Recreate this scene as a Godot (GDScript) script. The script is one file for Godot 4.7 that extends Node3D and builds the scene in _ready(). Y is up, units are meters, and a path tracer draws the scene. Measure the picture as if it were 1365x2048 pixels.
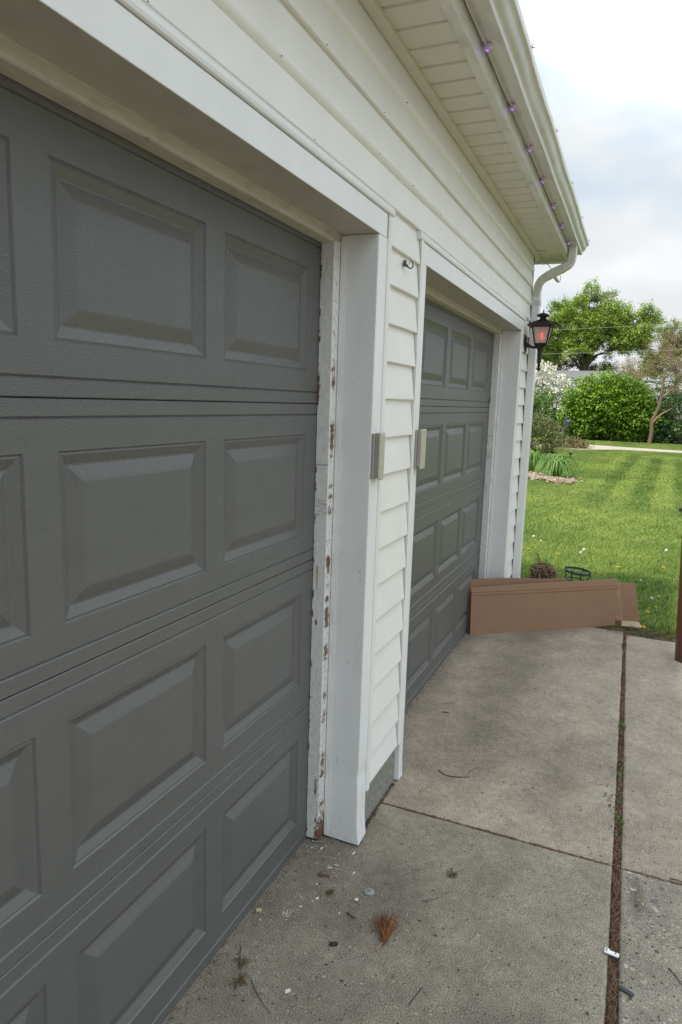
extends Node3D

# ---------------------------------------------------------------- mesh builder
class MB:
	var v := PackedVector3Array()
	var uv := PackedVector2Array()
	var col := PackedColorArray()
	var grp := PackedInt32Array()
	var next_group := 1
	var c := Color(1, 1, 1)

	func tri(a: Vector3, b: Vector3, d: Vector3, g := 0, ua := Vector2.ZERO, ub := Vector2.ZERO, ud := Vector2.ZERO) -> void:
		v.append(a); v.append(b); v.append(d)
		uv.append(ua); uv.append(ub); uv.append(ud)
		col.append(c); col.append(c); col.append(c)
		grp.append(g)

	func turn(from: int, out: Vector3) -> void:
		# out = ZERO: closed shape, outward by volume; else by mean normal
		var s := 0.0
		var o := v[from * 3] if grp.size() > from else Vector3.ZERO
		for i in range(from, grp.size()):
			var a := v[i * 3] - o
			var b := v[i * 3 + 1] - o
			var d := v[i * 3 + 2] - o
			if out == Vector3.ZERO:
				s += a.dot(d.cross(b))
			else:
				s += (d - a).cross(b - a).dot(out)
		if s < 0.0:
			for i in range(from, grp.size()):
				var t := v[i * 3 + 1]; v[i * 3 + 1] = v[i * 3 + 2]; v[i * 3 + 2] = t
				var w := uv[i * 3 + 1]; uv[i * 3 + 1] = uv[i * 3 + 2]; uv[i * 3 + 2] = w
				var k := col[i * 3 + 1]; col[i * 3 + 1] = col[i * 3 + 2]; col[i * 3 + 2] = k

	func quad(a: Vector3, b: Vector3, d: Vector3, e: Vector3, out: Vector3, g := 0) -> void:
		var f := grp.size()
		tri(a, b, d, g, Vector2(0, 0), Vector2(1, 0), Vector2(1, 1))
		tri(a, d, e, g, Vector2(0, 0), Vector2(1, 1), Vector2(0, 1))
		turn(f, out)

	# rings: arrays of points; mode 0 sharp between profile edges and smooth along, 1 smooth everywhere, -1 flat
	func loft(rings: Array, closed: bool, mode: int, out := Vector3.ZERO, caps := true) -> void:
		var f := grp.size()
		var n: int = rings[0].size()
		var m := n if closed else n - 1
		var us := PackedFloat32Array([0.0])
		for j in m:
			us.append(us[j] + (rings[0][j] as Vector3).distance_to(rings[0][(j + 1) % n]))
		var vs := PackedFloat32Array([0.0])
		for i in rings.size() - 1:
			vs.append(vs[i] + (rings[i][0] as Vector3).distance_to(rings[i + 1][0]))
		var ul := maxf(us[m], 1e-6)
		var vl := maxf(vs[rings.size() - 1], 1e-6)
		var g0 := next_group
		next_group += m + 1
		for i in rings.size() - 1:
			var r: PackedVector3Array = rings[i]
			var q: PackedVector3Array = rings[i + 1]
			for j in m:
				var k := (j + 1) % n
				var g := 0
				if mode == 0:
					g = g0 + j
				elif mode == 1:
					g = g0
				var u0 := us[j] / ul
				var u1 := us[j + 1] / ul
				tri(r[j], r[k], q[k], g, Vector2(u0, vs[i] / vl), Vector2(u1, vs[i] / vl), Vector2(u1, vs[i + 1] / vl))
				tri(r[j], q[k], q[j], g, Vector2(u0, vs[i] / vl), Vector2(u1, vs[i + 1] / vl), Vector2(u0, vs[i + 1] / vl))
		if closed and caps:
			for e in 2:
				var r: PackedVector3Array = rings[0] if e == 0 else rings[rings.size() - 1]
				var mid := Vector3.ZERO
				for p in r:
					mid += p
				mid /= n
				for j in n:
					if e == 0:
						tri(mid, r[(j + 1) % n], r[j])
					else:
						tri(mid, r[j], r[(j + 1) % n])
		turn(f, out)

	func box(a: Vector3, b: Vector3, bev := 0.0, xf := Transform3D.IDENTITY) -> void:
		var ce := (a + b) / 2
		var h := ((b - a) / 2).abs()
		bev = minf(bev, minf(h.x, minf(h.y, h.z)) * 0.9)
		if bev <= 0.0:
			for ax in 3:
				for s: float in [-1.0, 1.0]:
					var n := Vector3.ZERO; n[ax] = s
					var p := Vector3.ZERO; p[(ax + 1) % 3] = h[(ax + 1) % 3]
					var q := Vector3.ZERO; q[(ax + 2) % 3] = h[(ax + 2) % 3]
					var o := ce + n * h[ax]
					quad(xf * (o - p - q), xf * (o + p - q), xf * (o + p + q), xf * (o - p + q), xf.basis * n)
			return
		var f := grp.size()
		var hi := h - Vector3.ONE * bev
		for ax in 3:
			var a1 := (ax + 1) % 3
			var a2 := (ax + 2) % 3
			for s: float in [-1.0, 1.0]:
				var n := Vector3.ZERO; n[ax] = s
				var p := Vector3.ZERO; p[a1] = hi[a1]
				var q := Vector3.ZERO; q[a2] = hi[a2]
				var o := ce + n * h[ax]
				quad(xf * (o - p - q), xf * (o + p - q), xf * (o + p + q), xf * (o - p + q), xf.basis * n)
			for s1: float in [-1.0, 1.0]:
				for s2: float in [-1.0, 1.0]:
					var l := Vector3.ZERO; l[ax] = hi[ax]
					var e1 := Vector3.ZERO; e1[a1] = s1 * h[a1]; e1[a2] = s2 * hi[a2]
					var e2 := Vector3.ZERO; e2[a1] = s1 * hi[a1]; e2[a2] = s2 * h[a2]
					quad(xf * (ce + e1 - l), xf * (ce + e1 + l), xf * (ce + e2 + l), xf * (ce + e2 - l), xf.basis * (e1 + e2))
		for sx: float in [-1.0, 1.0]:
			for sy: float in [-1.0, 1.0]:
				for sz: float in [-1.0, 1.0]:
					var f2 := grp.size()
					tri(xf * (ce + Vector3(sx * h.x, sy * hi.y, sz * hi.z)), xf * (ce + Vector3(sx * hi.x, sy * h.y, sz * hi.z)), xf * (ce + Vector3(sx * hi.x, sy * hi.y, sz * h.z)))
					turn(f2, xf.basis * Vector3(sx, sy, sz))

	func tube(pts: PackedVector3Array, radii: PackedFloat32Array, sides := 6, flat := 1.0) -> void:
		var rings := []
		var side := Vector3.ZERO
		for i in pts.size():
			var d := (pts[mini(i + 1, pts.size() - 1)] - pts[maxi(i - 1, 0)]).normalized()
			if side == Vector3.ZERO:
				side = d.cross(Vector3.UP if absf(d.y) < 0.9 else Vector3.RIGHT).normalized()
			side = (side - d * side.dot(d)).normalized()
			var w := d.cross(side)
			var ring := PackedVector3Array()
			var rad: float = radii[mini(i, radii.size() - 1)]
			for j in sides:
				var a := TAU * j / sides
				ring.append(pts[i] + (side * cos(a) + w * sin(a) * flat) * rad)
			rings.append(ring)
		loft(rings, true, 1)

	# profile of (radius, height) pairs turned about an axis through o along up
	func lathe(o: Vector3, prof: PackedVector2Array, sides := 16, smooth := true, xf := Basis.IDENTITY, phase := 0.0) -> void:
		var rings := []
		for p in prof:
			var ring := PackedVector3Array()
			for j in sides:
				var a := TAU * (j + phase) / sides
				ring.append(o + xf * Vector3(cos(a) * p.x, p.y, sin(a) * p.x))
			rings.append(ring)
		loft(rings, true, 1 if smooth else -1)

	func mesh(mat: Material) -> ArrayMesh:
		var nr := PackedVector3Array()
		nr.resize(v.size())
		var acc := {}
		for i in grp.size():
			var n := (v[i * 3 + 2] - v[i * 3]).cross(v[i * 3 + 1] - v[i * 3])
			if grp[i] == 0:
				n = n.normalized()
				nr[i * 3] = n; nr[i * 3 + 1] = n; nr[i * 3 + 2] = n
			else:
				for k in 3:
					var key := Vector4i(roundi(v[i * 3 + k].x * 20000), roundi(v[i * 3 + k].y * 20000), roundi(v[i * 3 + k].z * 20000), grp[i])
					acc[key] = acc.get(key, Vector3.ZERO) + n
		for i in grp.size():
			if grp[i] != 0:
				for k in 3:
					var key := Vector4i(roundi(v[i * 3 + k].x * 20000), roundi(v[i * 3 + k].y * 20000), roundi(v[i * 3 + k].z * 20000), grp[i])
					nr[i * 3 + k] = (acc[key] as Vector3).normalized()
		var a := []
		a.resize(Mesh.ARRAY_MAX)
		a[Mesh.ARRAY_VERTEX] = v
		a[Mesh.ARRAY_NORMAL] = nr
		a[Mesh.ARRAY_TEX_UV] = uv
		a[Mesh.ARRAY_COLOR] = col
		var m := ArrayMesh.new()
		m.add_surface_from_arrays(Mesh.PRIMITIVE_TRIANGLES, a)
		m.surface_set_material(0, mat)
		return m

# ---------------------------------------------------------------- scene helpers
var rng := RandomNumberGenerator.new()
var taken := {}
var M := {}

func numbered(called: String) -> String:
	taken[called] = taken.get(called, 0) + 1
	return called if taken[called] == 1 else "%s_%03d" % [called, taken[called] - 1]

func part(called: String, mb: MB, mat: Material, parent: Node3D, off := Vector3.ZERO) -> MeshInstance3D:
	var o := MeshInstance3D.new()
	o.mesh = mb.mesh(mat)
	o.name = called
	o.position = off
	var k := 1
	while parent.has_node(NodePath(String(o.name))):
		o.name = "%s_%03d" % [called, k]
		k += 1
	parent.add_child(o, true)
	return o

func tag(o: Node3D, label: String, category: String, group := "", kind := "") -> Node3D:
	if label: o.set_meta("label", label)
	if category: o.set_meta("category", category)
	if group: o.set_meta("group", group)
	if kind: o.set_meta("kind", kind)
	return o

func thing(called: String, label: String, category: String, at := Vector3.ZERO, group := "") -> Node3D:
	var o := Node3D.new()
	o.name = numbered(called)
	add_child(o)
	o.position = at
	tag(o, label, category, group)
	return o

func single(called: String, mb: MB, mat: Material, label: String, category: String, at := Vector3.ZERO, group := "") -> MeshInstance3D:
	var o := MeshInstance3D.new()
	o.mesh = mb.mesh(mat)
	o.name = numbered(called)
	add_child(o)
	o.position = at
	tag(o, label, category, group)
	return o

func struct(called: String, mb: MB, mat: Material) -> MeshInstance3D:
	var o := MeshInstance3D.new()
	o.mesh = mb.mesh(mat)
	o.name = numbered(called)
	add_child(o)
	o.set_meta("kind", "structure")
	return o

func many(called: String, mesh: Mesh, xs: Array, cs: PackedColorArray, parent: Node3D) -> MultiMeshInstance3D:
	var mm := MultiMesh.new()
	mm.transform_format = MultiMesh.TRANSFORM_3D
	mm.use_colors = true
	mm.mesh = mesh
	mm.instance_count = xs.size()
	for i in xs.size():
		mm.set_instance_transform(i, xs[i])
		mm.set_instance_color(i, cs[i])
	var o := MultiMeshInstance3D.new()
	o.multimesh = mm
	o.name = called
	o.set_meta("kind", "stuff")
	parent.add_child(o, true)
	return o

func lin(r: float, g: float, b: float) -> Color:
	return Color(r, g, b).linear_to_srgb()

func mat(color: Color, rough := 0.7, metal := 0.0) -> StandardMaterial3D:
	var m := StandardMaterial3D.new()
	m.albedo_color = color
	m.roughness = rough
	m.metallic = metal
	return m

func noise(freq: float, octaves := 3, sd := 1, kind := FastNoiseLite.TYPE_SIMPLEX_SMOOTH) -> FastNoiseLite:
	var n := FastNoiseLite.new()
	n.noise_type = kind
	n.frequency = freq
	n.fractal_octaves = octaves
	n.seed = sd
	return n

func noise_map(n: FastNoiseLite, size: int, stops: Array = [], bump := 0.0) -> NoiseTexture2D:
	var t := NoiseTexture2D.new()
	t.noise = n
	t.width = size
	t.height = size
	t.seamless = true
	if bump > 0.0:
		t.as_normal_map = true
		t.bump_strength = bump
	if stops.size():
		var g := Gradient.new()
		var offs := PackedFloat32Array()
		var cols := PackedColorArray()
		for s in stops:
			offs.append(s[0]); cols.append(s[1])
		g.offsets = offs
		g.colors = cols
		t.color_ramp = g
	return t

func tri_map(m: StandardMaterial3D, scale: Vector3) -> void:
	m.uv1_triplanar = true
	m.uv1_world_triplanar = true
	m.uv1_scale = scale

func grey(g: float) -> Color:
	return Color(g, g, g)

func prof_z(pts: Array, z: float) -> PackedVector3Array:      # (x, y) profile standing at z
	var r := PackedVector3Array()
	for p: Vector2 in pts:
		r.append(Vector3(p.x, p.y, z))
	return r

func prof_y(pts: Array, y: float) -> PackedVector3Array:      # (x, z) profile lying at height y
	var r := PackedVector3Array()
	for p: Vector2 in pts:
		r.append(Vector3(p.x, y, p.y))
	return r

func curve(pts: Array, steps: int) -> PackedVector3Array:
	var c := PackedVector3Array()
	var n := pts.size()
	for i in n - 1:
		var p0: Vector3 = pts[maxi(i - 1, 0)]
		var p1: Vector3 = pts[i]
		var p2: Vector3 = pts[i + 1]
		var p3: Vector3 = pts[mini(i + 2, n - 1)]
		for k in steps:
			c.append(p1.cubic_interpolate(p2, p0, p3, float(k) / steps))
	c.append(pts[n - 1])
	return c

# ---------------------------------------------------------------- camera, sky, sun, exposure
func _ready() -> void:
	rng.seed = 7
	var cam := Camera3D.new()
	cam.name = "camera"
	add_child(cam)
	cam.position = Vector3(0.9901, 1.6107, 0.0)
	cam.rotation_order = EULER_ORDER_YXZ
	cam.rotation = Vector3(-0.1610, 0.4034, 0.0319)
	cam.fov = 73.84
	cam.near = 0.05
	cam.far = 900.0
	cam.current = true

	var env := Environment.new()
	env.background_mode = Environment.BG_SKY
	var sky := Sky.new()
	var pano := PanoramaSkyMaterial.new()
	pano.panorama = ImageTexture.create_from_image(cloud_sky())
	sky.sky_material = pano
	env.sky = sky
	env.tonemap_mode = Environment.TONE_MAPPER_LINEAR
	env.tonemap_exposure = 1.36
	env.sdfgi_enabled = true
	env.ssao_enabled = true
	env.ssil_enabled = true
	var we := WorldEnvironment.new()
	we.name = "environment"
	we.environment = env
	add_child(we)

	var sun := DirectionalLight3D.new()
	sun.name = "sun"
	sun.light_color = Color(1.0, 0.95, 0.86)
	sun.light_energy = 1.0
	sun.light_angular_distance = 3.0
	sun.shadow_enabled = true
	add_child(sun)
	sun.look_at_from_position(Vector3.ZERO, Vector3(0.9, -2.87, -1.5), Vector3.UP)

	materials()
	more_materials()
	ground()
	garage()
	attached()
	leavings()
	lawn()
	garden()
	beyond()

func cloud_sky() -> Image:
	var w := 1024
	var h := 512
	var big := noise(1.1, 5, 21)
	var fine := noise(2.6, 5, 5)
	var im := Image.create(w, h, false, Image.FORMAT_RGBF)
	for y in h:
		var el := PI / 2 - (y + 0.5) / h * PI
		for x in w:
			if el < -0.06:
				im.set_pixel(x, y, Color(0.30, 0.31, 0.25))
				continue
			var az := (x + 0.5) / w * TAU
			var d := Vector3(cos(az) * cos(el), sin(el), sin(az) * cos(el))
			var p := Vector3(d.x, d.y * 2.2, d.z) * 1.25
			var n := big.get_noise_3dv(p * 1.3) * 0.62 + fine.get_noise_3dv(p * 1.5 + Vector3(7, 3, 1)) * 0.38
			var cover := smoothstep(-0.34, 0.22, n)
			var low := 1.0 - clampf(d.y / 0.35, 0.0, 1.0)
			cover = lerpf(cover, maxf(cover, 0.72), low * 0.6)
			var cl := Vector3(0.775, 0.80, 0.82) * (0.95 + 0.16 * smoothstep(-0.1, 0.5, big.get_noise_3dv(p * 2.4 + Vector3(2, 9, 4))))
			var bl := Vector3(0.525, 0.645, 0.755)
			var c := bl.lerp(cl, cover) * (0.84 + 1.2 * smoothstep(0.25, 0.95, d.y))
			im.set_pixel(x, y, Color(c.x, c.y, c.z))
	return im

# ---------------------------------------------------------------- materials
func materials() -> void:
	var vinyl := mat(lin(0.82, 0.815, 0.775), 0.42)
	vinyl.normal_enabled = true
	vinyl.normal_texture = noise_map(noise(0.006, 3, 3), 512, [], 2.0)
	vinyl.normal_scale = 0.05
	vinyl.albedo_texture = noise_map(noise(0.008, 5, 13), 512, [[0.0, grey(0.975)], [0.45, grey(0.99)], [0.7, Color.WHITE]])
	tri_map(vinyl, Vector3(0.9, 0.9, 0.9))
	M.vinyl = vinyl
	var alu := mat(lin(0.79, 0.805, 0.80), 0.33)
	alu.albedo_texture = noise_map(noise(0.012, 5, 17), 512, [[0.0, grey(0.98)], [0.4, grey(0.993)], [0.7, Color.WHITE]])
	alu.normal_enabled = true
	alu.normal_texture = noise_map(noise(0.005, 3, 31), 512, [], 2.0)
	alu.normal_scale = 0.06
	tri_map(alu, Vector3(1.3, 0.7, 1.3))
	M.alu = alu
	M.alu_worn = worn(alu)
	var soffit := mat(lin(0.66, 0.635, 0.545), 0.5)
	soffit.albedo_texture = alu.albedo_texture
	tri_map(soffit, Vector3(1.1, 1.1, 1.1))
	M.soffit = soffit
	var head := mat(lin(0.46, 0.44, 0.365), 0.5)
	head.albedo_texture = noise_map(noise(0.01, 5, 19), 512, [[0.0, grey(0.95)], [0.35, grey(0.985)], [0.6, Color.WHITE]])
	tri_map(head, Vector3(1.5, 1.5, 1.5))
	M.head = head
	var gut := mat(lin(0.67, 0.665, 0.605), 0.28)
	gut.albedo_texture = noise_map(noise(0.01, 6, 23), 512, [[0.0, Color(0.88, 0.88, 0.85)], [0.4, grey(0.97)], [0.65, Color.WHITE]])
	tri_map(gut, Vector3(1.6, 1.6, 0.7))
	M.gutter = gut
	var door := mat(lin(0.118, 0.120, 0.115), 0.36)
	door.normal_enabled = true
	var grain := noise(0.034, 3, 41)
	grain.domain_warp_enabled = true
	grain.domain_warp_amplitude = 14.0
	grain.domain_warp_frequency = 0.03
	door.normal_texture = noise_map(grain, 1024, [], 5.0)
	door.normal_scale = 0.75
	door.albedo_texture = noise_map(noise(0.004, 4, 43), 512, [[0.0, grey(0.975)], [0.6, Color.WHITE]])
	tri_map(door, Vector3(1.9, 6.0, 1.9))
	M.door = door
	M.black = mat(lin(0.012, 0.012, 0.013), 0.45)
	M.rubber = mat(lin(0.02, 0.02, 0.02), 0.8)
	M.dark = mat(lin(0.05, 0.048, 0.045), 0.9)
	M.beige = mat(lin(0.46, 0.44, 0.34), 0.5)
	M.beige_side = mat(lin(0.34, 0.335, 0.29), 0.55)
	M.cable = mat(lin(0.03, 0.03, 0.032), 0.6)
	M.cream = mat(lin(0.55, 0.53, 0.45), 0.5)
	M.steel = mat(lin(0.45, 0.47, 0.48), 0.35, 0.9)
	var found := mat(lin(0.27, 0.265, 0.225), 0.92)
	found.albedo_texture = noise_map(noise(0.03, 6, 51), 512, [[0.0, grey(0.78)], [0.45, grey(0.93)], [0.75, Color.WHITE]])
	found.normal_enabled = true
	found.normal_texture = noise_map(noise(0.05, 5, 52), 512, [], 2.0)
	tri_map(found, Vector3(2.2, 2.2, 2.2))
	M.found = found
	M.concrete = concrete(0)
	M.aggregate = concrete(1)
	M.wood_stop = peeled(1024, 61, 1.0)
	M.wood_stop_far = peeled(1024, 77, 0.45)
	M.wood_top = peeled_top()
	var card := mat(lin(0.30, 0.178, 0.108), 0.85)
	card.albedo_texture = noise_map(noise(0.02, 4, 71), 512, [[0.0, grey(0.95)], [0.6, Color.WHITE]])
	tri_map(card, Vector3(0.7, 0.7, 0.7))
	M.card = card
	M.card_edge = mat(lin(0.40, 0.29, 0.2), 0.9)
	var leaf := mat(Color.WHITE, 0.55)
	leaf.vertex_color_use_as_albedo = true
	leaf.backlight_enabled = true
	leaf.backlight = lin(0.13, 0.16, 0.015)
	leaf.cull_mode = BaseMaterial3D.CULL_DISABLED
	M.leaf = leaf
	var petal := mat(Color.WHITE, 0.7)
	petal.vertex_color_use_as_albedo = true
	petal.cull_mode = BaseMaterial3D.CULL_DISABLED
	M.petal = petal
	var bark := mat(lin(0.11, 0.09, 0.07), 0.95)
	bark.albedo_texture = noise_map(noise(0.03, 5, 81), 256, [[0.0, grey(0.5)], [0.6, Color.WHITE]])
	tri_map(bark, Vector3(3, 0.8, 3))
	M.bark = bark
	M.bark_red = mat(lin(0.17, 0.115, 0.088), 0.9)
	M.bark_twig = mat(lin(0.27, 0.19, 0.145), 0.9)
	M.tan = mat(lin(0.30, 0.22, 0.13), 0.9)
	M.litter = vcol(0.95)
	M.roof = mat(lin(0.20, 0.21, 0.225), 0.9)
	M.roof.albedo_texture = noise_map(noise(0.06, 4, 91), 256, [[0.0, grey(0.75)], [1.0, Color.WHITE]])
	tri_map(M.roof, Vector3(0.4, 2.5, 0.4))
	M.pole = mat(lin(0.075, 0.024, 0.016), 0.25)
	M.pole.clearcoat_enabled = true
	M.pole.clearcoat = 0.5

# painted metal with scratches, scuffs and splash dirt towards the foot; u runs round the casing, v up
func worn(from: StandardMaterial3D) -> StandardMaterial3D:
	var w := 256
	var h := 1024
	var im := Image.create(w, h, false, Image.FORMAT_RGB8)
	var n := noise(1.0, 4, 222)
	for y in h:
		var up := float(y) / h * 2.13
		for x in w:
			var c := Color(0.905, 0.912, 0.910) * (1.0 + 0.012 * n.get_noise_2d(x * 0.03, y * 0.006))
			var splash := smoothstep(0.28, 0.0, up) * smoothstep(-0.15, 0.45, n.get_noise_2d(x * 0.10, y * 0.10 + 30.0))
			c = c.lerp(Color(0.60, 0.58, 0.53), splash * 0.10)
			if n.get_noise_2d(x * 0.35, y * 0.16 + 500.0) > 0.68:
				c = c.lerp(Color(0.52, 0.52, 0.50), 0.55)
			var film := smoothstep(0.1, 0.5, n.get_noise_2d(x * 0.02 + 60.0, y * 0.004))
			c = c.lerp(Color(0.78, 0.78, 0.74), film * 0.10)
			im.set_pixel(x, y, c)
	var r := RandomNumberGenerator.new()
	r.seed = 31
	for k in 30:
		var x := r.randf_range(6, 120)
		var y := pow(r.randf(), 2.2) * 900.0 + 8.0
		var dx := r.randf_range(-1.0, 1.0)
		var dy := r.randf_range(-1.4, 1.4)
		var tone := Color(0.50, 0.52, 0.53) if r.randf() < 0.6 else Color(0.70, 0.71, 0.70)
		for i in r.randi_range(3, 16):
			var px := clampi(int(x), 0, w - 1)
			var py := clampi(int(y), 0, h - 1)
			im.set_pixel(px, py, im.get_pixel(px, py).lerp(tone, 0.75))
			x += dx; y += dy
	var m := mat(Color.WHITE, 0.35)
	m.albedo_texture = ImageTexture.create_from_image(im)
	m.texture_repeat = false
	return m

func vcol(rough: float) -> StandardMaterial3D:
	var m := mat(Color.WHITE, rough)
	m.vertex_color_use_as_albedo = true
	return m

# broom finished concrete with sand grains; kind 1 shows far more stones
func concrete(kind: int) -> StandardMaterial3D:
	var s := 2048 if kind == 0 else 1024
	var broad := noise(0.006, 5, 101 + kind).get_seamless_image(s, s).get_data()
	var fine := noise(0.24, 2, 111 + kind).get_seamless_image(s, s).get_data()
	var patch := noise(0.03, 4, 121 + kind).get_seamless_image(s, s).get_data()
	var raw := PackedByteArray()
	raw.resize(s * s * 3)
	var bump := PackedByteArray()
	bump.resize(s * s)
	var contrast := 0.80 if kind == 0 else 1.0
	for i in s * s:
		var f := float(fine[i]) - 128.0
		var g := 196.0 + (float(broad[i]) - 128.0) * 0.13 + (float(patch[i]) - 128.0) * 0.13 + f * contrast * 0.55
		if f < -62.0:
			g -= 34.0
		raw[i * 3] = clampi(int(g + 2.0), 0, 255)
		raw[i * 3 + 1] = clampi(int(g), 0, 255)
		raw[i * 3 + 2] = clampi(int(g - 5.0), 0, 255)
		bump[i] = clampi(int(128.0 + f * 0.6 + (float(patch[i]) - 128.0) * 0.3), 0, 255)
	var im := Image.create_from_data(s, s, false, Image.FORMAT_RGB8, raw)
	var bm := Image.create_from_data(s, s, false, Image.FORMAT_L8, bump)
	bm.convert(Image.FORMAT_RGBA8)
	var r := RandomNumberGenerator.new()
	r.seed = 5 + kind
	var shades := [Color(0.93, 0.90, 0.84), Color(0.45, 0.42, 0.38), Color(0.86, 0.78, 0.68), Color(0.97, 0.97, 0.94), Color(0.36, 0.36, 0.37), Color(0.74, 0.62, 0.52)]
	for k in (9000 if kind == 0 else 5600):
		var cx := r.randi_range(6, s - 7)
		var cy := r.randi_range(6, s - 7)
		var ra := r.randf_range(0.9, 3.2) * (0.75 + 0.6 * r.randf() * r.randf()) if kind == 0 else r.randf_range(0.8, 4.0) * (1.0 if r.randf() < 0.9 else 1.6)
		var c: Color = shades[r.randi() % shades.size()].lerp(Color(0.77, 0.76, 0.73), 0.12)
		var el := r.randf_range(0.55, 1.0)
		var an := r.randf() * PI
		var e := int(ceil(ra))
		for dy in range(-e, e + 1):
			for dx in range(-e, e + 1):
				var u := dx * cos(an) + dy * sin(an)
				var w := (-dx * sin(an) + dy * cos(an)) / el
				if u * u + w * w <= ra * ra:
					im.set_pixel(cx + dx, cy + dy, c)
					bm.set_pixel(cx + dx, cy + dy, grey(0.72))
	bm.bump_map_to_normal_map(3.0)
	var m := mat(Color.WHITE, 0.9)
	m.albedo_texture = ImageTexture.create_from_image(im)
	m.normal_enabled = true
	m.normal_texture = ImageTexture.create_from_image(bm)
	m.normal_scale = 0.8
	m.vertex_color_use_as_albedo = true
	tri_map(m, Vector3.ONE * (1.0 / 2.9 if kind == 0 else 1.0 / 1.25))
	return m

# old white paint coming off a wooden door stop: u across the profile (flat face to 0.5, then the arris and the narrow edge), v from the bottom up
func peeled(h: int, sd: int, amount: float) -> StandardMaterial3D:
	var w := 96
	var im := Image.create(w, h, false, Image.FORMAT_RGB8)
	var bm := Image.create(w, h, false, Image.FORMAT_RGBA8)
	var n := noise(1.0, 4, sd)
	for y in h:
		var vv := float(y) / h * 2.119
		var ym := vv * 1000.0
		var run := smoothstep(-0.10, 0.35, n.get_noise_2d(300.0, ym * 0.011)) * smoothstep(1.92, 1.55, vv)
		var side := smoothstep(0.05, 0.35, n.get_noise_2d(500.0, ym * 0.013))
		for x in w:
			var u := float(x) / w
			var xm := u * 88.0
			var rag := n.get_noise_2d(xm * 0.16, ym * 0.035) * 0.65 + n.get_noise_2d(xm * 0.4 + 90.0, ym * 0.12) * 0.35
			var grain := n.get_noise_2d(xm * 0.5, ym * 0.012 + 700.0)
			var edge := smoothstep(0.47, 0.58, u) * (1.0 - 0.75 * smoothstep(0.72, 0.95, u))
			var peel := rag * 0.85 + edge * (0.16 + 0.50 * run) * amount
			peel += (1.0 - smoothstep(0.02, 0.07, u)) * side * 0.55 * amount
			peel += exp(-pow(vv / 0.085, 2.0)) * (0.62 * smoothstep(0.22, 0.42, u) + 0.12) * (1.0 if amount > 0.9 else 0.5)
			peel += exp(-pow((vv - 0.205) / 0.045, 2.0)) * exp(-pow((u - 0.33) / 0.07, 2.0)) * 0.62 * amount
			peel += exp(-pow((vv - 0.835) / 0.011, 2.0)) * exp(-pow((u - 0.15) / 0.07, 2.0)) * 0.8 * amount
			peel += exp(-pow((vv - 1.66) / 0.05, 2.0)) * exp(-pow((u - 0.03) / 0.05, 2.0)) * 0.7 * amount
			var paint := Color(0.885, 0.89, 0.875) * (0.97 + 0.06 * n.get_noise_2d(xm * 0.05, ym * 0.02 + 50.0))
			if u > 0.50:
				paint = paint.lerp(Color(0.93, 0.92, 0.90), 0.6)
			# pencil line, smudges, a run of rust, nail specks and hairline cracks
			if absf(vv - 1.392) < 0.0025 and u < 0.5 and rag > -0.25:
				paint = paint.lerp(Color(0.42, 0.42, 0.42), 0.6)
			if absf(vv - 1.245) < 0.030 and u > 0.03 and u < 0.48 and n.get_noise_2d(xm * 0.02, ym * 0.22 + 900.0) > 0.05:
				paint = paint.lerp(Color(0.50, 0.54, 0.55), 0.42)
			var rust := exp(-pow((u - 0.16) / 0.035, 2.0)) * smoothstep(0.93, 1.02, vv) * smoothstep(1.045, 1.03, vv)
			paint = paint.lerp(Color(0.52, 0.38, 0.17), rust * 0.7 * amount)
			if n.get_noise_2d(xm * 0.30 + 40.0, ym * 0.10 + 40.0) > 0.60 - 0.12 * smoothstep(1.0, 0.2, vv):
				paint = paint.lerp(Color(0.22, 0.20, 0.18), 0.85)
			if absf(n.get_noise_2d(xm * 0.22 + 7.0, ym * 0.02 + 77.0)) < 0.010 and vv < 0.7:
				paint = paint.lerp(Color(0.36, 0.34, 0.32), 0.7)
			var wood := Color(0.56, 0.40, 0.30).lerp(Color(0.27, 0.21, 0.175), clampf(0.45 + grain * 1.3, 0.0, 1.0))
			var c := paint
			var hh := 0.75
			if peel > 0.43:
				c = wood
				hh = 0.30 + 0.12 * grain
			elif peel > 0.36 and u > 0.4:
				c = Color(0.94, 0.93, 0.91)
				hh = 0.95
			im.set_pixel(x, y, c)
			bm.set_pixel(x, y, grey(clampf(hh + 0.03 * rag, 0.0, 1.0)))
	bm.bump_map_to_normal_map(3.5)
	var m := mat(Color.WHITE, 0.62)
	m.albedo_texture = ImageTexture.create_from_image(im)
	m.normal_enabled = true
	m.normal_texture = ImageTexture.create_from_image(bm)
	m.texture_repeat = false
	return m

func peeled_top() -> StandardMaterial3D:
	var m := mat(lin(0.52, 0.495, 0.41), 0.6)
	m.albedo_texture = noise_map(noise(0.025, 5, 141), 512, [[0.0, Color(0.25, 0.2, 0.15)], [0.08, Color(0.5, 0.45, 0.38)], [0.13, grey(0.92)], [0.5, Color.WHITE]])
	m.normal_enabled = true
	m.normal_texture = noise_map(noise(0.02, 4, 142), 512, [], 4.0)
	m.normal_scale = 0.35
	tri_map(m, Vector3(1.6, 1.6, 0.8))
	return m

# ---------------------------------------------------------------- ground and driveway
func paint(mb: MB, f: Callable) -> void:
	for i in mb.v.size():
		mb.col[i] = f.call(mb.v[i])

func edge_l(z: float) -> float:
	return lerpf(1.058, 1.042, (-1.7 - z) / 2.6)

func edge_r(z: float) -> float:
	return lerpf(1.089, 1.062, (-1.7 - z) / 2.6)

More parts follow.
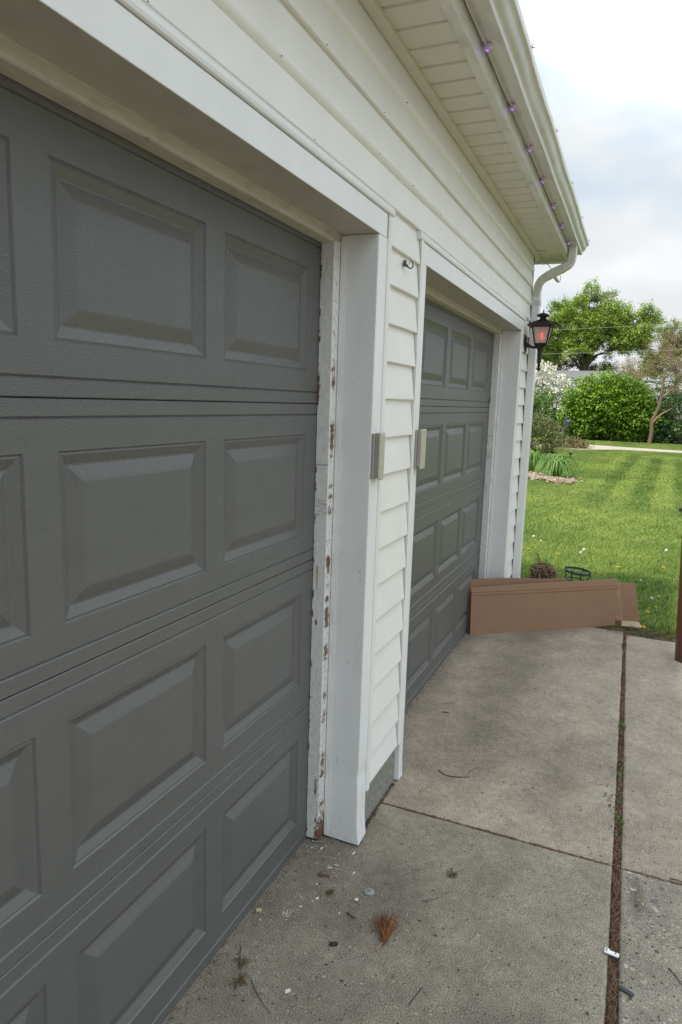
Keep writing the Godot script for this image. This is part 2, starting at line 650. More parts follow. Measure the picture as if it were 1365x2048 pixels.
func slab(called: String, xl: Callable, xr: Callable, z0: float, z1: float, m: Material, tint: Callable, parent: Node3D, sd: int) -> void:
	var mb := MB.new()
	var n := noise(1.7, 4, sd)
	var jag := noise(9.0, 3, sd + 5)
	var rings := []
	var nz := int(absf(z1 - z0) / 0.035)
	var inset := [0.0, 0.0, 0.004, 0.014]
	var drop := [-0.09, -0.007, -0.002, 0.0]
	for i in range(-3, nz + 4):
		var zi := clampf(float(i) / nz, 0.0, 1.0)
		var z := lerpf(z0, z1, zi)
		var yd := 0.0
		if i < 0 or i > nz:
			var k := -i if i < 0 else i - nz
			yd = [0.0, -0.002, -0.008, -0.09][k]
			z += (signf(z1 - z0)) * (1.0 if i > nz else -1.0) * [0.0, 0.003, 0.006, 0.006][k]
		z += jag.get_noise_1d(i * 0.05) * 0.0
		var r := PackedVector3Array()
		var a: float = xl.call(z)
		var b: float = xr.call(z)
		for k in 4:
			r.append(Vector3(a + inset[k] + jag.get_noise_2d(z, 1.0) * 0.0025, minf(drop[k], yd), z))
		var nx := int((float(xr.call(z0)) - float(xl.call(z0))) / 0.035)
		for k in range(1, nx):
			var x := lerpf(a + 0.014, b - 0.014, float(k) / nx)
			r.append(Vector3(x, yd + n.get_noise_2d(x, z) * 0.0022, z))
		for k in 4:
			r.append(Vector3(b - inset[3 - k] + jag.get_noise_2d(z, 8.0) * 0.0025, minf(drop[3 - k], yd), z))
		rings.append(r)
	mb.loft(rings, false, 1, Vector3.UP)
	paint(mb, tint)
	part(called, mb, m, parent)

func ground() -> void:
	var soil := mat(lin(0.085, 0.075, 0.045), 0.95)
	soil.albedo_texture = noise_map(noise(0.05, 5, 7), 512, [[0.0, grey(0.4)], [0.5, Color(0.8, 0.8, 0.7)], [0.8, Color.WHITE]])
	tri_map(soil, Vector3(1.4, 1.4, 1.4))
	var g := MB.new()
	g.quad(Vector3(-400, -0.05, -500), Vector3(400, -0.05, -500), Vector3(400, -0.05, 300), Vector3(-400, -0.05, 300), Vector3.UP)
	struct("ground", g, soil)

	var stain := noise(1.1, 4, 9)
	var blot := noise(3.5, 4, 10)
	var d := Node3D.new()
	d.name = "driveway"
	add_child(d)
	d.set_meta("kind", "structure")
	var base := func(p: Vector3) -> Color:
		var k := 0.465 + 0.085 * stain.get_noise_2d(p.x, p.z) + 0.06 * blot.get_noise_2d(p.x, p.z)
		k -= 0.16 * exp(-pow((p.x - 0.30) / 0.30, 2.0) - pow((p.z + 1.95) / 0.35, 2.0))          # oily patch below the door post
		k -= 0.10 * exp(-pow((p.x - 0.78) / 0.20, 2.0) - pow((p.z + 1.45) / 0.22, 2.0))
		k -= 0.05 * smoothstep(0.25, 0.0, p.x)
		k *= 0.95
		k -= 0.07 * smoothstep(-2.0, -1.2, p.z)  # darker towards the camera: dimmer light there put into the slab colour
		return Color(k * 1.05, k * 0.94, k * 0.775)
	var far_tint := func(p: Vector3) -> Color:
		var k := 0.50 + 0.08 * stain.get_noise_2d(p.x + 5.0, p.z) + 0.07 * blot.get_noise_2d(p.x, p.z + 4.0)
		k -= 0.14 * exp(-pow((p.x - 0.42) / 0.16, 2.0)) * smoothstep(-2.5, -3.2, p.z)                # worn wheel tracks
		k -= 0.12 * exp(-pow((p.x - 0.80) / 0.10, 2.0) - pow((p.z + 3.0) / 0.35, 2.0))
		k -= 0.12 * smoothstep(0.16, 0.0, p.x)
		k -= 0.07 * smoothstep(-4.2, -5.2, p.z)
		return Color(k * 1.12, k * 0.97, k * 0.785)
	var plain := func(p: Vector3) -> Color:
		var k := 0.49 + 0.06 * stain.get_noise_2d(p.x + 9.0, p.z) + 0.04 * blot.get_noise_2d(p.x, p.z)
		return Color(k * 1.12, k * 0.97, k * 0.795)
	var gravel := func(p: Vector3) -> Color:
		var k := 0.455 + 0.07 * stain.get_noise_2d(p.x + 2.0, p.z) + 0.07 * blot.get_noise_2d(p.x, p.z)
		k -= 0.22 * exp(-pow((p.x - 1.133) / 0.010, 2.0)) * smoothstep(-2.42, -2.38, p.z) * smoothstep(-2.15, -2.28, p.z)
		return Color(k * 1.04, k * 0.94, k * 0.80)
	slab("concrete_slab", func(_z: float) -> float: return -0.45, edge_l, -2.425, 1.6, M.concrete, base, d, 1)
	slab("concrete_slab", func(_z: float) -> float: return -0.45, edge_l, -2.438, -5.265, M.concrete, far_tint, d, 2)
	slab("concrete_slab", edge_r, func(_z: float) -> float: return 4.4, -2.440, -5.195, M.concrete, plain, d, 3)
	slab("concrete_slab", edge_r, func(_z: float) -> float: return 4.4, -2.425, 1.6, M.aggregate, gravel, d, 4)

	# stones of the washed out slab that stand proud
	var peb := MB.new()
	peb.lathe(Vector3.ZERO, PackedVector2Array([Vector2(0.0001, -0.4), Vector2(0.8, -0.3), Vector2(1.0, 0.0), Vector2(0.75, 0.35), Vector2(0.3, 0.5), Vector2(0.0001, 0.52)]), 7)
	var pm := peb.mesh(vcol(0.75))
	var xs := []
	var cs := PackedColorArray()
	var tones := [Color(0.38, 0.33, 0.26), Color(0.20, 0.18, 0.16), Color(0.46, 0.42, 0.36), Color(0.30, 0.22, 0.16), Color(0.14, 0.14, 0.145), Color(0.34, 0.32, 0.29)]
	for i in 2600:
		var z := rng.randf_range(-2.41, -0.9)
		var x := rng.randf_range(edge_r(z) + 0.012, 1.75)
		var s := 0.0012 + 0.0042 * pow(rng.randf(), 3.0)
		xs.append(Transform3D(Basis(Vector3.UP, rng.randf() * TAU).scaled_local(Vector3(s, s * rng.randf_range(0.25, 0.5), s * rng.randf_range(0.6, 1.0))), Vector3(x, 0.0, z)))
		cs.append((tones[rng.randi() % 6] as Color) * rng.randf_range(0.8, 1.1))
	for i in 4200:
		var z := rng.randf_range(-5.15, -2.46)
		var x := rng.randf_range(0.25, 1.7)
		if x > edge_l(z) - 0.012 and x < edge_r(z) + 0.012:
			continue
		var s := 0.0012 + 0.0045 * pow(rng.randf(), 3.0)
		xs.append(Transform3D(Basis(Vector3.UP, rng.randf() * TAU).scaled_local(Vector3(s, s * 0.3, s * rng.randf_range(0.6, 1.0))), Vector3(x, 0.0, z)))
		cs.append((tones[rng.randi() % 6] as Color) * rng.randf_range(0.9, 1.15))
	for i in 1500:
		var z := rng.randf_range(-2.40, -0.9)
		var x := rng.randf_range(0.02, edge_l(z) - 0.02)
		var s := 0.0010 + 0.0026 * pow(rng.randf(), 2.5)
		xs.append(Transform3D(Basis(Vector3.UP, rng.randf() * TAU).scaled_local(Vector3(s, s * 0.35, s * rng.randf_range(0.6, 1.0))), Vector3(x, 0.0, z)))
		cs.append((tones[rng.randi() % 6] as Color) * rng.randf_range(0.8, 1.1))
	for p: Vector3 in [Vector3(1.215, 0, -2.379), Vector3(1.186, 0, -2.300)]:
		xs.append(Transform3D(Basis(Vector3.UP, rng.randf() * TAU).scaled_local(Vector3(0.012, 0.003, 0.009)), p))
		cs.append(Color(0.13, 0.13, 0.14))
	for p: Vector3 in [Vector3(1.192, 0, -2.257), Vector3(1.107, 0, -2.418), Vector3(1.12, 0, -2.33), Vector3(1.105, 0, -1.97)]:
		xs.append(Transform3D(Basis(Vector3.UP, rng.randf() * TAU).scaled_local(Vector3(0.010, 0.0025, 0.007)), p))
		cs.append(Color(0.42, 0.39, 0.34))
	many("exposed_stones", pm, xs, cs, d)

	# the floor of the joint
	var j := MB.new()
	j.quad(Vector3(1.0, -0.016, 1.6), Vector3(1.15, -0.016, 1.6), Vector3(1.12, -0.016, -5.3), Vector3(1.0, -0.016, -5.3), Vector3.UP)
	j.quad(Vector3(0.0, -0.0125, -2.415), Vector3(4.0, -0.0125, -2.415), Vector3(4.0, -0.0125, -2.45), Vector3(0.0, -0.0125, -2.45), Vector3.UP)
	var jm := mat(lin(0.075, 0.05, 0.034), 0.95)
	jm.albedo_texture = noise_map(noise(0.06, 4, 8), 256, [[0.0, grey(0.35)], [0.7, Color.WHITE]])
	tri_map(jm, Vector3(3, 3, 3))
	var je := part("joint_soil", j, jm, d)
	je.set_meta("kind", "structure")

	# path across the far lawn
	var path := MB.new()
	var near_e := [Vector3(-12, 0, -30.6), Vector3(-5, 0, -30.2), Vector3(-0.9, 0, -29.2), Vector3(0.4, 0, -30.6), Vector3(2.8, 0, -30.6), Vector3(9, 0, -30.5), Vector3(30, 0, -30.2)]
	var far_e := [Vector3(-12, 0, -33.4), Vector3(-5, 0, -33.6), Vector3(-1.1, 0, -33.6), Vector3(0.4, 0, -32.9), Vector3(2.8, 0, -32.2), Vector3(9, 0, -32.0), Vector3(30, 0, -31.7)]
	var rings := []
	for i in near_e.size():
		rings.append(PackedVector3Array([near_e[i] + Vector3(0, -0.1, 0), near_e[i], far_e[i], far_e[i] + Vector3(0, -0.1, 0)]))
	path.loft(rings, false, -1, Vector3.UP)
	var pmat := mat(lin(0.42, 0.37, 0.31), 0.9)
	pmat.albedo_texture = noise_map(noise(0.02, 5, 12), 256, [[0.0, grey(0.85)], [1.0, Color.WHITE]])
	tri_map(pmat, Vector3(0.6, 0.6, 0.6))
	struct("path", path, pmat)

# ---------------------------------------------------------------- the garage building
const OPEN := [[0.225, -2.128], [-2.660, -5.012]]      # the two door openings along z
const SHIFT := [0.0, -2.83]
const HEAD_Y := 2.141

func board(parent: Node3D, yb: float, yt: float, z0: float, z1: float, soft: bool) -> void:
	var pts := [Vector2(0.160, yb + 0.006), Vector2(0.170, yb + 0.001), Vector2(0.1835, yb), Vector2(0.1858, yb + 0.0018), Vector2(0.1862, yb + 0.005), Vector2(0.1845, yb + 0.02), Vector2(0.171, yt + 0.012)]
	if soft:
		pts = [Vector2(0.164, yb - 0.012), Vector2(0.170, yb - 0.011), Vector2(0.176, yb - 0.007), Vector2(0.181, yb), Vector2(0.1850, yb + 0.007), Vector2(0.1860, yb + 0.016), Vector2(0.171, yt + 0.012)]
	var mb := MB.new()
	var wav := noise(1.3, 2, int(yb * 1000))
	var rings := []
	var n := maxi(2, int(absf(z1 - z0) / 0.2))
	for i in n + 1:
		var z := lerpf(z0, z1, float(i) / n)
		var w := wav.get_noise_1d(z) * 0.0014
		var q := []
		for p: Vector2 in pts:
			q.append(p + Vector2(w, w * 0.8))
		rings.append(prof_z(q, z))
	mb.loft(rings, false, 0 if not soft else 1, Vector3(1, -0.2, 0))
	part("siding_board", mb, M.vinyl, parent)

func door_section(parent: Node3D, y0: float, pan: Vector2, dz: float, zl: float, zr: float, rights: Array, wid: float) -> void:
	# rows above and below the panels carry a V groove 35 mm from the joint
	var mb := MB.new()
	var a := y0 + 0.0010
	var b := y0 + 0.5323
	var pb := y0 + pan.x
	var pt := y0 + pan.y
	var low := [Vector2(-0.03, a), Vector2(-0.002, a), Vector2(0.0, a + 0.002), Vector2(0.0, y0 + 0.0325), Vector2(-0.0042, y0 + 0.0365), Vector2(0.0, y0 + 0.0405), Vector2(0.0, pb)]
	var top := [Vector2(0.0, pt), Vector2(0.0, y0 + 0.4928), Vector2(-0.0042, y0 + 0.4968), Vector2(0.0, y0 + 0.5008), Vector2(0.0, b - 0.002), Vector2(-0.002, b), Vector2(-0.03, b)]
	mb.loft([prof_z(low, zl), prof_z(low, zr)], false, -1, Vector3(1, 0, 0))
	mb.loft([prof_z(top, zl), prof_z(top, zr)], false, -1, Vector3(1, 0, 0))
	var edges := [zr]
	for r: float in rights:
		edges.append(r); edges.append(r + wid)
	edges.append(zl)
	for i in range(0, edges.size(), 2):
		mb.quad(Vector3(0, pb, edges[i]), Vector3(0, pt, edges[i]), Vector3(0, pt, edges[i + 1]), Vector3(0, pb, edges[i + 1]), Vector3(1, 0, 0))
	# ends of the sheet
	mb.quad(Vector3(0, a, zr), Vector3(0, b, zr), Vector3(-0.03, b, zr), Vector3(-0.03, a, zr), Vector3(0, 0, -1))
	mb.quad(Vector3(0, a, zl), Vector3(0, b, zl), Vector3(-0.03, b, zl), Vector3(-0.03, a, zl), Vector3(0, 0, 1))
	part("door_section", mb, M.door, parent)
	for r: float in rights:
		var p := MB.new()
		var steps := [[0.0, 0.0], [0.0035, -0.0042], [0.0075, -0.0030], [0.0275, -0.0125], [0.0310, -0.0125], [0.0590, -0.0022], [0.0640, -0.0010]]
		var rings := []
		for s in steps:
			var i: float = s[0]
			rings.append(PackedVector3Array([Vector3(s[1], pb + i, r + i), Vector3(s[1], pt - i, r + i), Vector3(s[1], pt - i, r + wid - i), Vector3(s[1], pb + i, r + wid - i)]))
		p.loft(rings, true, -1, Vector3(1, 0, 0), false)
		var l: PackedVector3Array = rings[rings.size() - 1]
		p.quad(l[0], l[1], l[2], l[3], Vector3(1, 0, 0))
		part("raised_panel", p, M.door, parent)

func garage() -> void:
	var g := thing("garage_building", "white sided garage with two dark grey panelled doors and deep eaves", "garage")

	# core walls: piers, beam over the doors, far walls
	var w := MB.new()
	w.box(Vector3(-0.10, 0.0, -2.600), Vector3(0.163, 2.30, -2.206))
	w.box(Vector3(-0.10, 0.0, -5.36), Vector3(0.163, 2.30, -5.066))
	w.box(Vector3(-0.10, 0.0, 0.30), Vector3(0.163, 2.30, 1.30))
	w.box(Vector3(-0.10, 2.232, -5.36), Vector3(0.162, 2.74, 1.30))
	w.box(Vector3(-6.6, 0.0, -5.36), Vector3(-0.10, 2.74, -5.24))
	w.box(Vector3(-6.6, 0.0, 1.18), Vector3(-0.10, 2.74, 1.30))
	w.box(Vector3(-6.72, 0.0, -5.36), Vector3(-6.6, 2.74, 1.30))
	part("wall", w, M.vinyl, g)
	var f := MB.new()
	f.box(Vector3(-0.08, -0.12, -2.606), Vector3(0.1655, 0.24, -2.20), 0.004)
	part("foundation", f, M.found, g)
	var f2 := MB.new()
	f2.box(Vector3(-0.08, -0.12, -5.37), Vector3(0.1655, 0.19, -5.06), 0.004)
	part("foundation", f2, M.found, g)

	# siding: four courses over the doors, short courses on the piers
	var over := [2.2465, 2.362, 2.488, 2.598, 2.712]
	for i in 4:
		board(g, over[i], over[i + 1], 1.3, -5.385, i % 2 == 1)
	var low := [2.127, 2.003, 1.876, 1.749, 1.623, 1.489, 1.359, 1.226, 1.093, 0.960, 0.829, 0.698, 0.565, 0.428, 0.300, 0.186]
	for i in low.size():
		var top: float = 2.2465 if i == 0 else low[i - 1]
		board(g, low[i], top, -2.214, -2.5655 + 0.004 * sin(i * 2.1), false)
		board(g, low[i], top, -5.068, -5.385 + 0.004 * sin(i * 1.7), false)
		board(g, low[i], top, 1.3, 0.33, false)

	for k in 2:
		var zl: float = OPEN[k][0]
		var zr: float = OPEN[k][1]
		casing(g, zr, -1.0, k)
		casing(g, zl, 1.0, k)
		# clad head over the opening, with the drip cap above it
		var h := MB.new()
		h.box(Vector3(0.055, HEAD_Y, zr - 0.062), Vector3(0.1835, 2.2150, zl + 0.062), 0.003)
		part("header_trim", h, M.head if k == 0 else M.head, g)
		var hf := MB.new()
		hf.box(Vector3(0.1826, HEAD_Y - 0.0012, zr - 0.0665), Vector3(0.1852, 2.2138, zl + 0.0665), 0.001)
		part("header_face", hf, M.alu, g)
		var cap := MB.new()
		var cp := [Vector2(0.160, 2.2165), Vector2(0.1868, 2.2165), Vector2(0.1905, 2.2190), Vector2(0.1925, 2.2260), Vector2(0.1915, 2.2350), Vector2(0.1880, 2.2425), Vector2(0.1800, 2.2448), Vector2(0.160, 2.2448)]
		cap.loft([prof_z(cp, zl + 0.115), prof_z(cp, zr - 0.122)], true, -1)
		part("drip_cap", cap, M.alu, g)
		# wooden stop under the head
		var s := MB.new()
		var rings := []
		var wob := noise(2.0, 3, 60 + k)
		for i in 25:
			var z := lerpf(zl + 0.02, zr - 0.01, i / 24.0)
			var o := wob.get_noise_1d(z) * 0.0018
			rings.append(prof_z([Vector2(0.0015, 2.142), Vector2(0.0015, 2.1125 + o), Vector2(0.0450, 2.1125 + o), Vector2(0.0490, 2.1150 + o), Vector2(0.0512, 2.1195 + o), Vector2(0.0520, 2.1372), Vector2(0.0545, 2.1375), Vector2(0.0550, 2.1405), Vector2(0.060, 2.1408)], z))
		s.loft(rings, false, 0, Vector3(1, -1, 0))
		part("head_stop", s, M.wood_top, g)
		# door
		var back := MB.new()
		back.box(Vector3(-0.045, 0.022, zr - 0.02), Vector3(-0.029, 2.16, zl + 0.02))
		var door := part("garage_door", back, M.dark, g)
		var seal := MB.new()
		seal.box(Vector3(-0.034, 0.0, zr + 0.012), Vector3(-0.002, 0.0225, zl - 0.008), 0.006)
		part("bottom_seal", seal, M.rubber, door)
		var rights := []
		var pitch := 0.5595 if k == 0 else 0.5565
		for c in 4:
			rights.append(-2.002 + SHIFT[k] + pitch * c)
		var pans := [Vector2(0.113, 0.437), Vector2(0.100, 0.434), Vector2(0.097, 0.435), Vector2(0.103, 0.421)]
		for r in 4:
			door_section(door, 0.5333 * r, pans[r], 0.0, zl - 0.004, -2.080 + SHIFT[k] - (0.04 if k == 0 else 0.075), rights, 0.4785)

	# siding channels beside the casings
	for c in [[-2.206, -2.216, 0.176, 2.215], [-2.5725, -2.600, 0.183, 2.232], [-5.060, -5.070, 0.19, 2.215]]:
		var ch := MB.new()
		ch.box(Vector3(0.150, c[2], c[1]), Vector3(0.1880, c[3], c[0]), 0.0015)
		part("siding_channel", ch, M.vinyl, g)
	var chn := MB.new()
	chn.box(Vector3(0.150, 0.170, -2.2395), Vector3(0.1878, 2.2150, -2.2165), 0.0025)
	part("siding_channel", chn, M.vinyl, g)
	var post := MB.new()
	post.box(Vector3(0.085, 0.12, -5.425), Vector3(0.172, 2.72, -5.3865), 0.004)
	post.box(Vector3(-6.7, 0.15, -5.395), Vector3(0.085, 2.72, -5.362))
	part("corner_post", post, M.vinyl, g)

	eaves(g)

func casing(g: Node3D, z: float, dir: float, k: int) -> void:
	# clad post: deep face towards the opening, narrow face to the front, knocked about at the foot
	var mb := MB.new()
	var rings := []
	var ys := [0.008, 0.03, 0.07, 0.12, 0.18, 0.24, 0.265, 0.29, 0.33, 0.42, 0.6, 0.75, 0.8, 0.85, 1.0, 1.5, HEAD_Y - 0.0015]
	var wob := noise(2.5, 2, 200 + k * 3 + int(dir))
	var w := 0.0775 if dir < 0 and k == 0 else 0.052
	for y: float in ys:
		var flare := 0.011 * exp(-pow(y / 0.06, 2.0)) if k == 0 and dir < 0 else 0.003 * exp(-pow(y / 0.06, 2.0))
		var dent := 0.006 * exp(-pow((y - 0.265) / 0.022, 2.0)) if k == 0 and dir < 0 else 0.0
		var e := wob.get_noise_1d(y * 3.0) * 0.0012 * smoothstep(1.5, 0.3, y)
		var xo := 0.1835 + flare - dent + e
		var zi := z + dir * (dent * 0.8 + e) - dir * flare * 0.2
		var yy := y
		rings.append(PackedVector3Array([Vector3(0.060, yy, z), Vector3(xo - 0.006 - flare, yy, zi), Vector3(xo - 0.0016, yy, zi + dir * 0.0006), Vector3(xo, yy, zi + dir * 0.004), Vector3(xo - flare * 0.3, yy, z + dir * w), Vector3(0.060, yy, z + dir * w)]))
	mb.loft(rings, true, 0)
	part("door_casing", mb, M.alu_worn, g)
	# narrow channel behind the clad face
	var lip := MB.new()
	lip.box(Vector3(0.0535, 0.010, minf(z - dir * 0.0035, z + dir * 0.02)), Vector3(0.0685, HEAD_Y - 0.003, maxf(z - dir * 0.0035, z + dir * 0.02)), 0.0012)
	part("casing_lip", lip, M.alu, g)
	var lip2 := MB.new()
	lip2.box(Vector3(0.0705, 0.012, minf(z - dir * 0.002, z + dir * 0.02)), Vector3(0.0730, HEAD_Y - 0.003, maxf(z - dir * 0.002, z + dir * 0.02)), 0.0007)
	part("casing_lip", lip2, M.alu, g)
	# old wooden stop, paint peeling
	var s := MB.new()
	var sr := []
	var edge := noise(6.0, 3, 300 + k * 7 + int(dir))
	for i in 61:
		var y := lerpf(0.012, HEAD_Y - 0.022, i / 60.0)
		var e := edge.get_noise_1d(y * 4.0) * 0.0016
		var t := 0.042 + edge.get_noise_1d(y * 9.0 + 50.0) * 0.0008
		sr.append(PackedVector3Array([Vector3(0.0012 + absf(e), y, z - dir * t), Vector3(0.0463, y, z - dir * t), Vector3(0.0502 + e * 0.4, y, z - dir * (t - 0.0042)), Vector3(0.0512 + e * 0.5, y, z + dir * 0.004)]))
	s.loft(sr, false, 0, Vector3(1, 0, -dir))
	part("door_stop", s, M.wood_stop if k == 0 else M.wood_stop_far, g)

func eaves(g: Node3D) -> void:
	var z0 := 1.5
	var z1 := -5.66
	# wall channel
	var ch := MB.new()
	var cp := [Vector2(0.176, 2.7065), Vector2(0.2085, 2.7065), Vector2(0.2105, 2.7085), Vector2(0.2105, 2.724), Vector2(0.176, 2.724)]
	ch.loft([prof_z(cp, z0), prof_z(cp, -3.30)], true, -1)
	part("soffit_channel", ch, M.soffit, g)
	var c2 := MB.new()
	var cq := []
	for p: Vector2 in cp:
		cq.append(p + Vector2(0.0006, -0.0006))
	c2.loft([prof_z(cq, -3.303), prof_z(cq, -5.43)], true, -1)
	part("soffit_channel", c2, M.soffit, g)
	# slats across the eave
	var pitch := 0.1252
	var z := -2.013 + pitch * 28
	while z > -5.60:
		var ze := maxf(z - pitch, z1 + 0.03)
		var s := MB.new()
		var dy := rng.randf_range(-0.0006, 0.0006)
		var pr := [Vector2(z, 2.7300), Vector2(z - 0.004, 2.7215 + dy), Vector2(ze + 0.016, 2.7215 + dy), Vector2(ze + 0.010, 2.7262), Vector2(ze, 2.7275)]
		var ra := PackedVector3Array()
		var rb := PackedVector3Array()
		for p: Vector2 in pr:
			ra.append(Vector3(0.190, p.y, p.x)); rb.append(Vector3(0.385, p.y, p.x))
		s.loft([ra, rb], false, -1, Vector3(0, -1, 0))
		part("soffit_slat", s, M.soffit, g)
		z -= pitch
	# fascia: bottom lip and face
	for seg in [[z0, -2.62, 0.0], [-2.60, z1, 0.0007]]:
		var fa := MB.new()
		var o: float = seg[2]
		var fp := [Vector2(0.3735 - o, 2.7185), Vector2(0.3735 - o, 2.7155 - o), Vector2(0.4065, 2.7155 - o), Vector2(0.4080 + o, 2.7175), Vector2(0.4095 + o, 2.7420), Vector2(0.4080 + o, 2.8550), Vector2(0.390, 2.8550), Vector2(0.390, 2.7185)]
		fa.loft([prof_z(fp, seg[0]), prof_z(fp, seg[1])], true, -1)
		part("fascia", fa, M.gutter, g)
	var fe := MB.new()
	fe.box(Vector3(-6.9, 2.706, z1 - 0.012), Vector3(0.4075, 2.855, z1 + 0.010), 0.003)
	part("fascia", fe, M.gutter, g)
	var se := MB.new()
	se.box(Vector3(-6.9, 2.722, z1 + 0.011), Vector3(0.189, 2.735, -5.44))
	part("end_soffit", se, M.soffit, g)
	var drop := MB.new()
	drop.box(Vector3(0.195, 2.7130, -5.33), Vector3(0.268, 2.7205, -5.265), 0.001)
	part("soffit_patch", drop, M.soffit, g)
	var ret := MB.new()
	ret.box(Vector3(0.190, 2.700, -5.652), Vector3(0.372, 2.7215, -5.585), 0.002)
	part("soffit_return", ret, M.soffit, g)
	var sp := MB.new()
	for i in 26:
		var y: float = [2.362, 2.488, 2.598, 2.2465][rng.randi() % 4] + rng.randf_range(0.0, 0.006)
		var zz := rng.randf_range(-5.2, -0.9)
		var s := rng.randf_range(0.0012, 0.003)
		sp.box(Vector3(0.1845, y, zz), Vector3(0.1875, y + s, zz + s * 1.3), 0.0004)
	for i in 22:
		var zz := -2.95 - absf(rng.randfn()) * 0.16 if i < 12 else rng.randf_range(-5.0, -1.4)
		var y := rng.randf_range(2.722, 2.762)
		sp.box(Vector3(0.4075, y, zz), Vector3(0.4103, y + 0.002, zz + 0.0022), 0.0004)
	part("dirt_specks", sp, M.dark, g).set_meta("kind", "stuff")
	# hipped roof
	var r := MB.new()
	var e := 2.868
	var hx := 0.455
	var a := Vector3(hx, e, 1.75)
	var b := Vector3(hx, e, -5.72)
	var c := Vector3(-6.95, e, -5.72)
	var d := Vector3(-6.95, e, 1.75)
	var r1 := Vector3(-3.25, 4.35, -1.2)
	var r2 := Vector3(-3.25, 4.35, -2.8)
	r.quad(a, b, r2, r1, Vector3(1, 1, 0))
	r.quad(d, c, r2, r1, Vector3(-1, 1, 0))
	r.tri(b, c, r2); r.turn(r.grp.size() - 1, Vector3(0, 1, -1))
	r.tri(a, d, r1); r.turn(r.grp.size() - 1, Vector3(0, 1, 1))
	r.quad(a - Vector3(0, 0.012, 0), b - Vector3(0, 0.012, 0), c - Vector3(0, 0.012, 0), d - Vector3(0, 0.012, 0), Vector3.DOWN)
	part("roof", r, M.roof, g)

	# gutter: ogee front, dented here and there
	var gm := MB.new()
	var prof := [Vector2(0.4115, 2.860), Vector2(0.4115, 2.7765), Vector2(0.414, 2.7745), Vector2(0.4765, 2.7745), Vector2(0.4795, 2.7760), Vector2(0.4808, 2.7800), Vector2(0.4812, 2.7870),
		Vector2(0.4835, 2.7925), Vector2(0.4885, 2.7975), Vector2(0.4945, 2.8025), Vector2(0.5000, 2.8085), Vector2(0.5045, 2.8160), Vector2(0.5080, 2.8245), Vector2(0.5125, 2.8325), Vector2(0.5190, 2.8380), Vector2(0.5230, 2.8400), Vector2(0.5238, 2.8440), Vector2(0.5238, 2.8660), Vector2(0.5215, 2.8685), Vector2(0.5150, 2.8690), Vector2(0.5150, 2.8640)]
	var dn := noise(1.4, 3, 401)
	var rings := []
	for i in 91:
		var zz := lerpf(z0, -5.735, i / 90.0)
		var q := []
		var sag := dn.get_noise_1d(zz) * 0.0035
		var kink := -0.010 * exp(-pow((zz + 2.95) / 0.22, 2.0)) - 0.006 * exp(-pow((zz + 3.9) / 0.16, 2.0))
		for p: Vector2 in prof:
			var t := clampf((p.x - 0.47) / 0.05, 0.0, 1.0)
			q.append(Vector2(p.x + (sag + kink * smoothstep(2.86, 2.80, p.y)) * t, p.y + sag * 0.25))
		rings.append(prof_z(q, zz))
	gm.loft(rings, false, 1, Vector3(1, -0.5, 0))
	var gut := part("gutter", gm, M.gutter, g)
	var ec := MB.new()
	var poly := prof.slice(0, 18)
	var mid := Vector3(0.455, 2.82, -5.7355)
	for i in poly.size() - 1:
		ec.tri(mid, Vector3(poly[i].x, poly[i].y, -5.7355), Vector3(poly[i + 1].x, poly[i + 1].y, -5.7355))
	ec.turn(0, Vector3(0, 0, -1))
	part("end_cap", ec, M.gutter, gut)
	for hz: float in [-1.9, -2.678, -3.471, -4.262, -5.019, -5.70]:
		var sc := MB.new()
		sc.tube(PackedVector3Array([Vector3(0.505, 2.8665, hz), Vector3(0.5285, 2.8672, hz - 0.002), Vector3(0.5345, 2.8675, hz - 0.003)]), PackedFloat32Array([0.0022, 0.0022, 0.0022]), 6)
		sc.tube(PackedVector3Array([Vector3(0.525, 2.866, hz), Vector3(0.5265, 2.8735, hz + 0.006), Vector3(0.5315, 2.8715, hz + 0.010)]), PackedFloat32Array([0.0018, 0.0018, 0.0014]), 5)
		part("gutter_screw", sc, M.steel, gut)

	# downspout
	var path := curve([Vector3(0.442, 2.790, -5.425), Vector3(0.442, 2.700, -5.425), Vector3(0.428, 2.655, -5.425), Vector3(0.392, 2.628, -5.425), Vector3(0.345, 2.607, -5.425), Vector3(0.300, 2.585, -5.425), Vector3(0.250, 2.556, -5.425), Vector3(0.222, 2.522, -5.425), Vector3(0.2115, 2.475, -5.425), Vector3(0.2105, 2.420, -5.425)], 7)
	var dm := MB.new()
	var dr := []
	for i in path.size():
		var dd := (path[mini(i + 1, path.size() - 1)] - path[maxi(i - 1, 0)]).normalized()
		var side := Vector3(0, 0, 1)
		var ux := side.cross(dd).normalized()
		var bendy := (i > 6 and i < 22) or (i > 38 and i < 58)
		var s := 1.0 - (0.10 if bendy and i % 2 == 0 else 0.0)
		var ring := PackedVector3Array()
		for cnr in [Vector2(-1, -0.82), Vector2(-0.82, -1), Vector2(0.82, -1), Vector2(1, -0.82), Vector2(1, 0.82), Vector2(0.82, 1), Vector2(-0.82, 1), Vector2(-1, 0.82)]:
			ring.append(path[i] + ux * cnr.x * 0.0275 * s + side * cnr.y * 0.036 * s)
		dr.append(ring)
	dm.loft(dr, true, -1)
	var ds := part("downspout", dm, M.gutter, g)
	var lower := MB.new()
	lower.box(Vector3(0.1815, 0.10, -5.463), Vector3(0.2395, 2.425, -5.387), 0.006)
	part("pipe", lower, M.alu, ds)
	var foot := MB.new()
	foot.box(Vector3(0.1835, 0.0, -5.461), Vector3(0.2375, 0.105, -5.389), 0.006, Transform3D(Basis(Vector3.BACK, 0.0), Vector3.ZERO))
	part("elbow", foot, M.gutter, ds)
	var coll := MB.new()
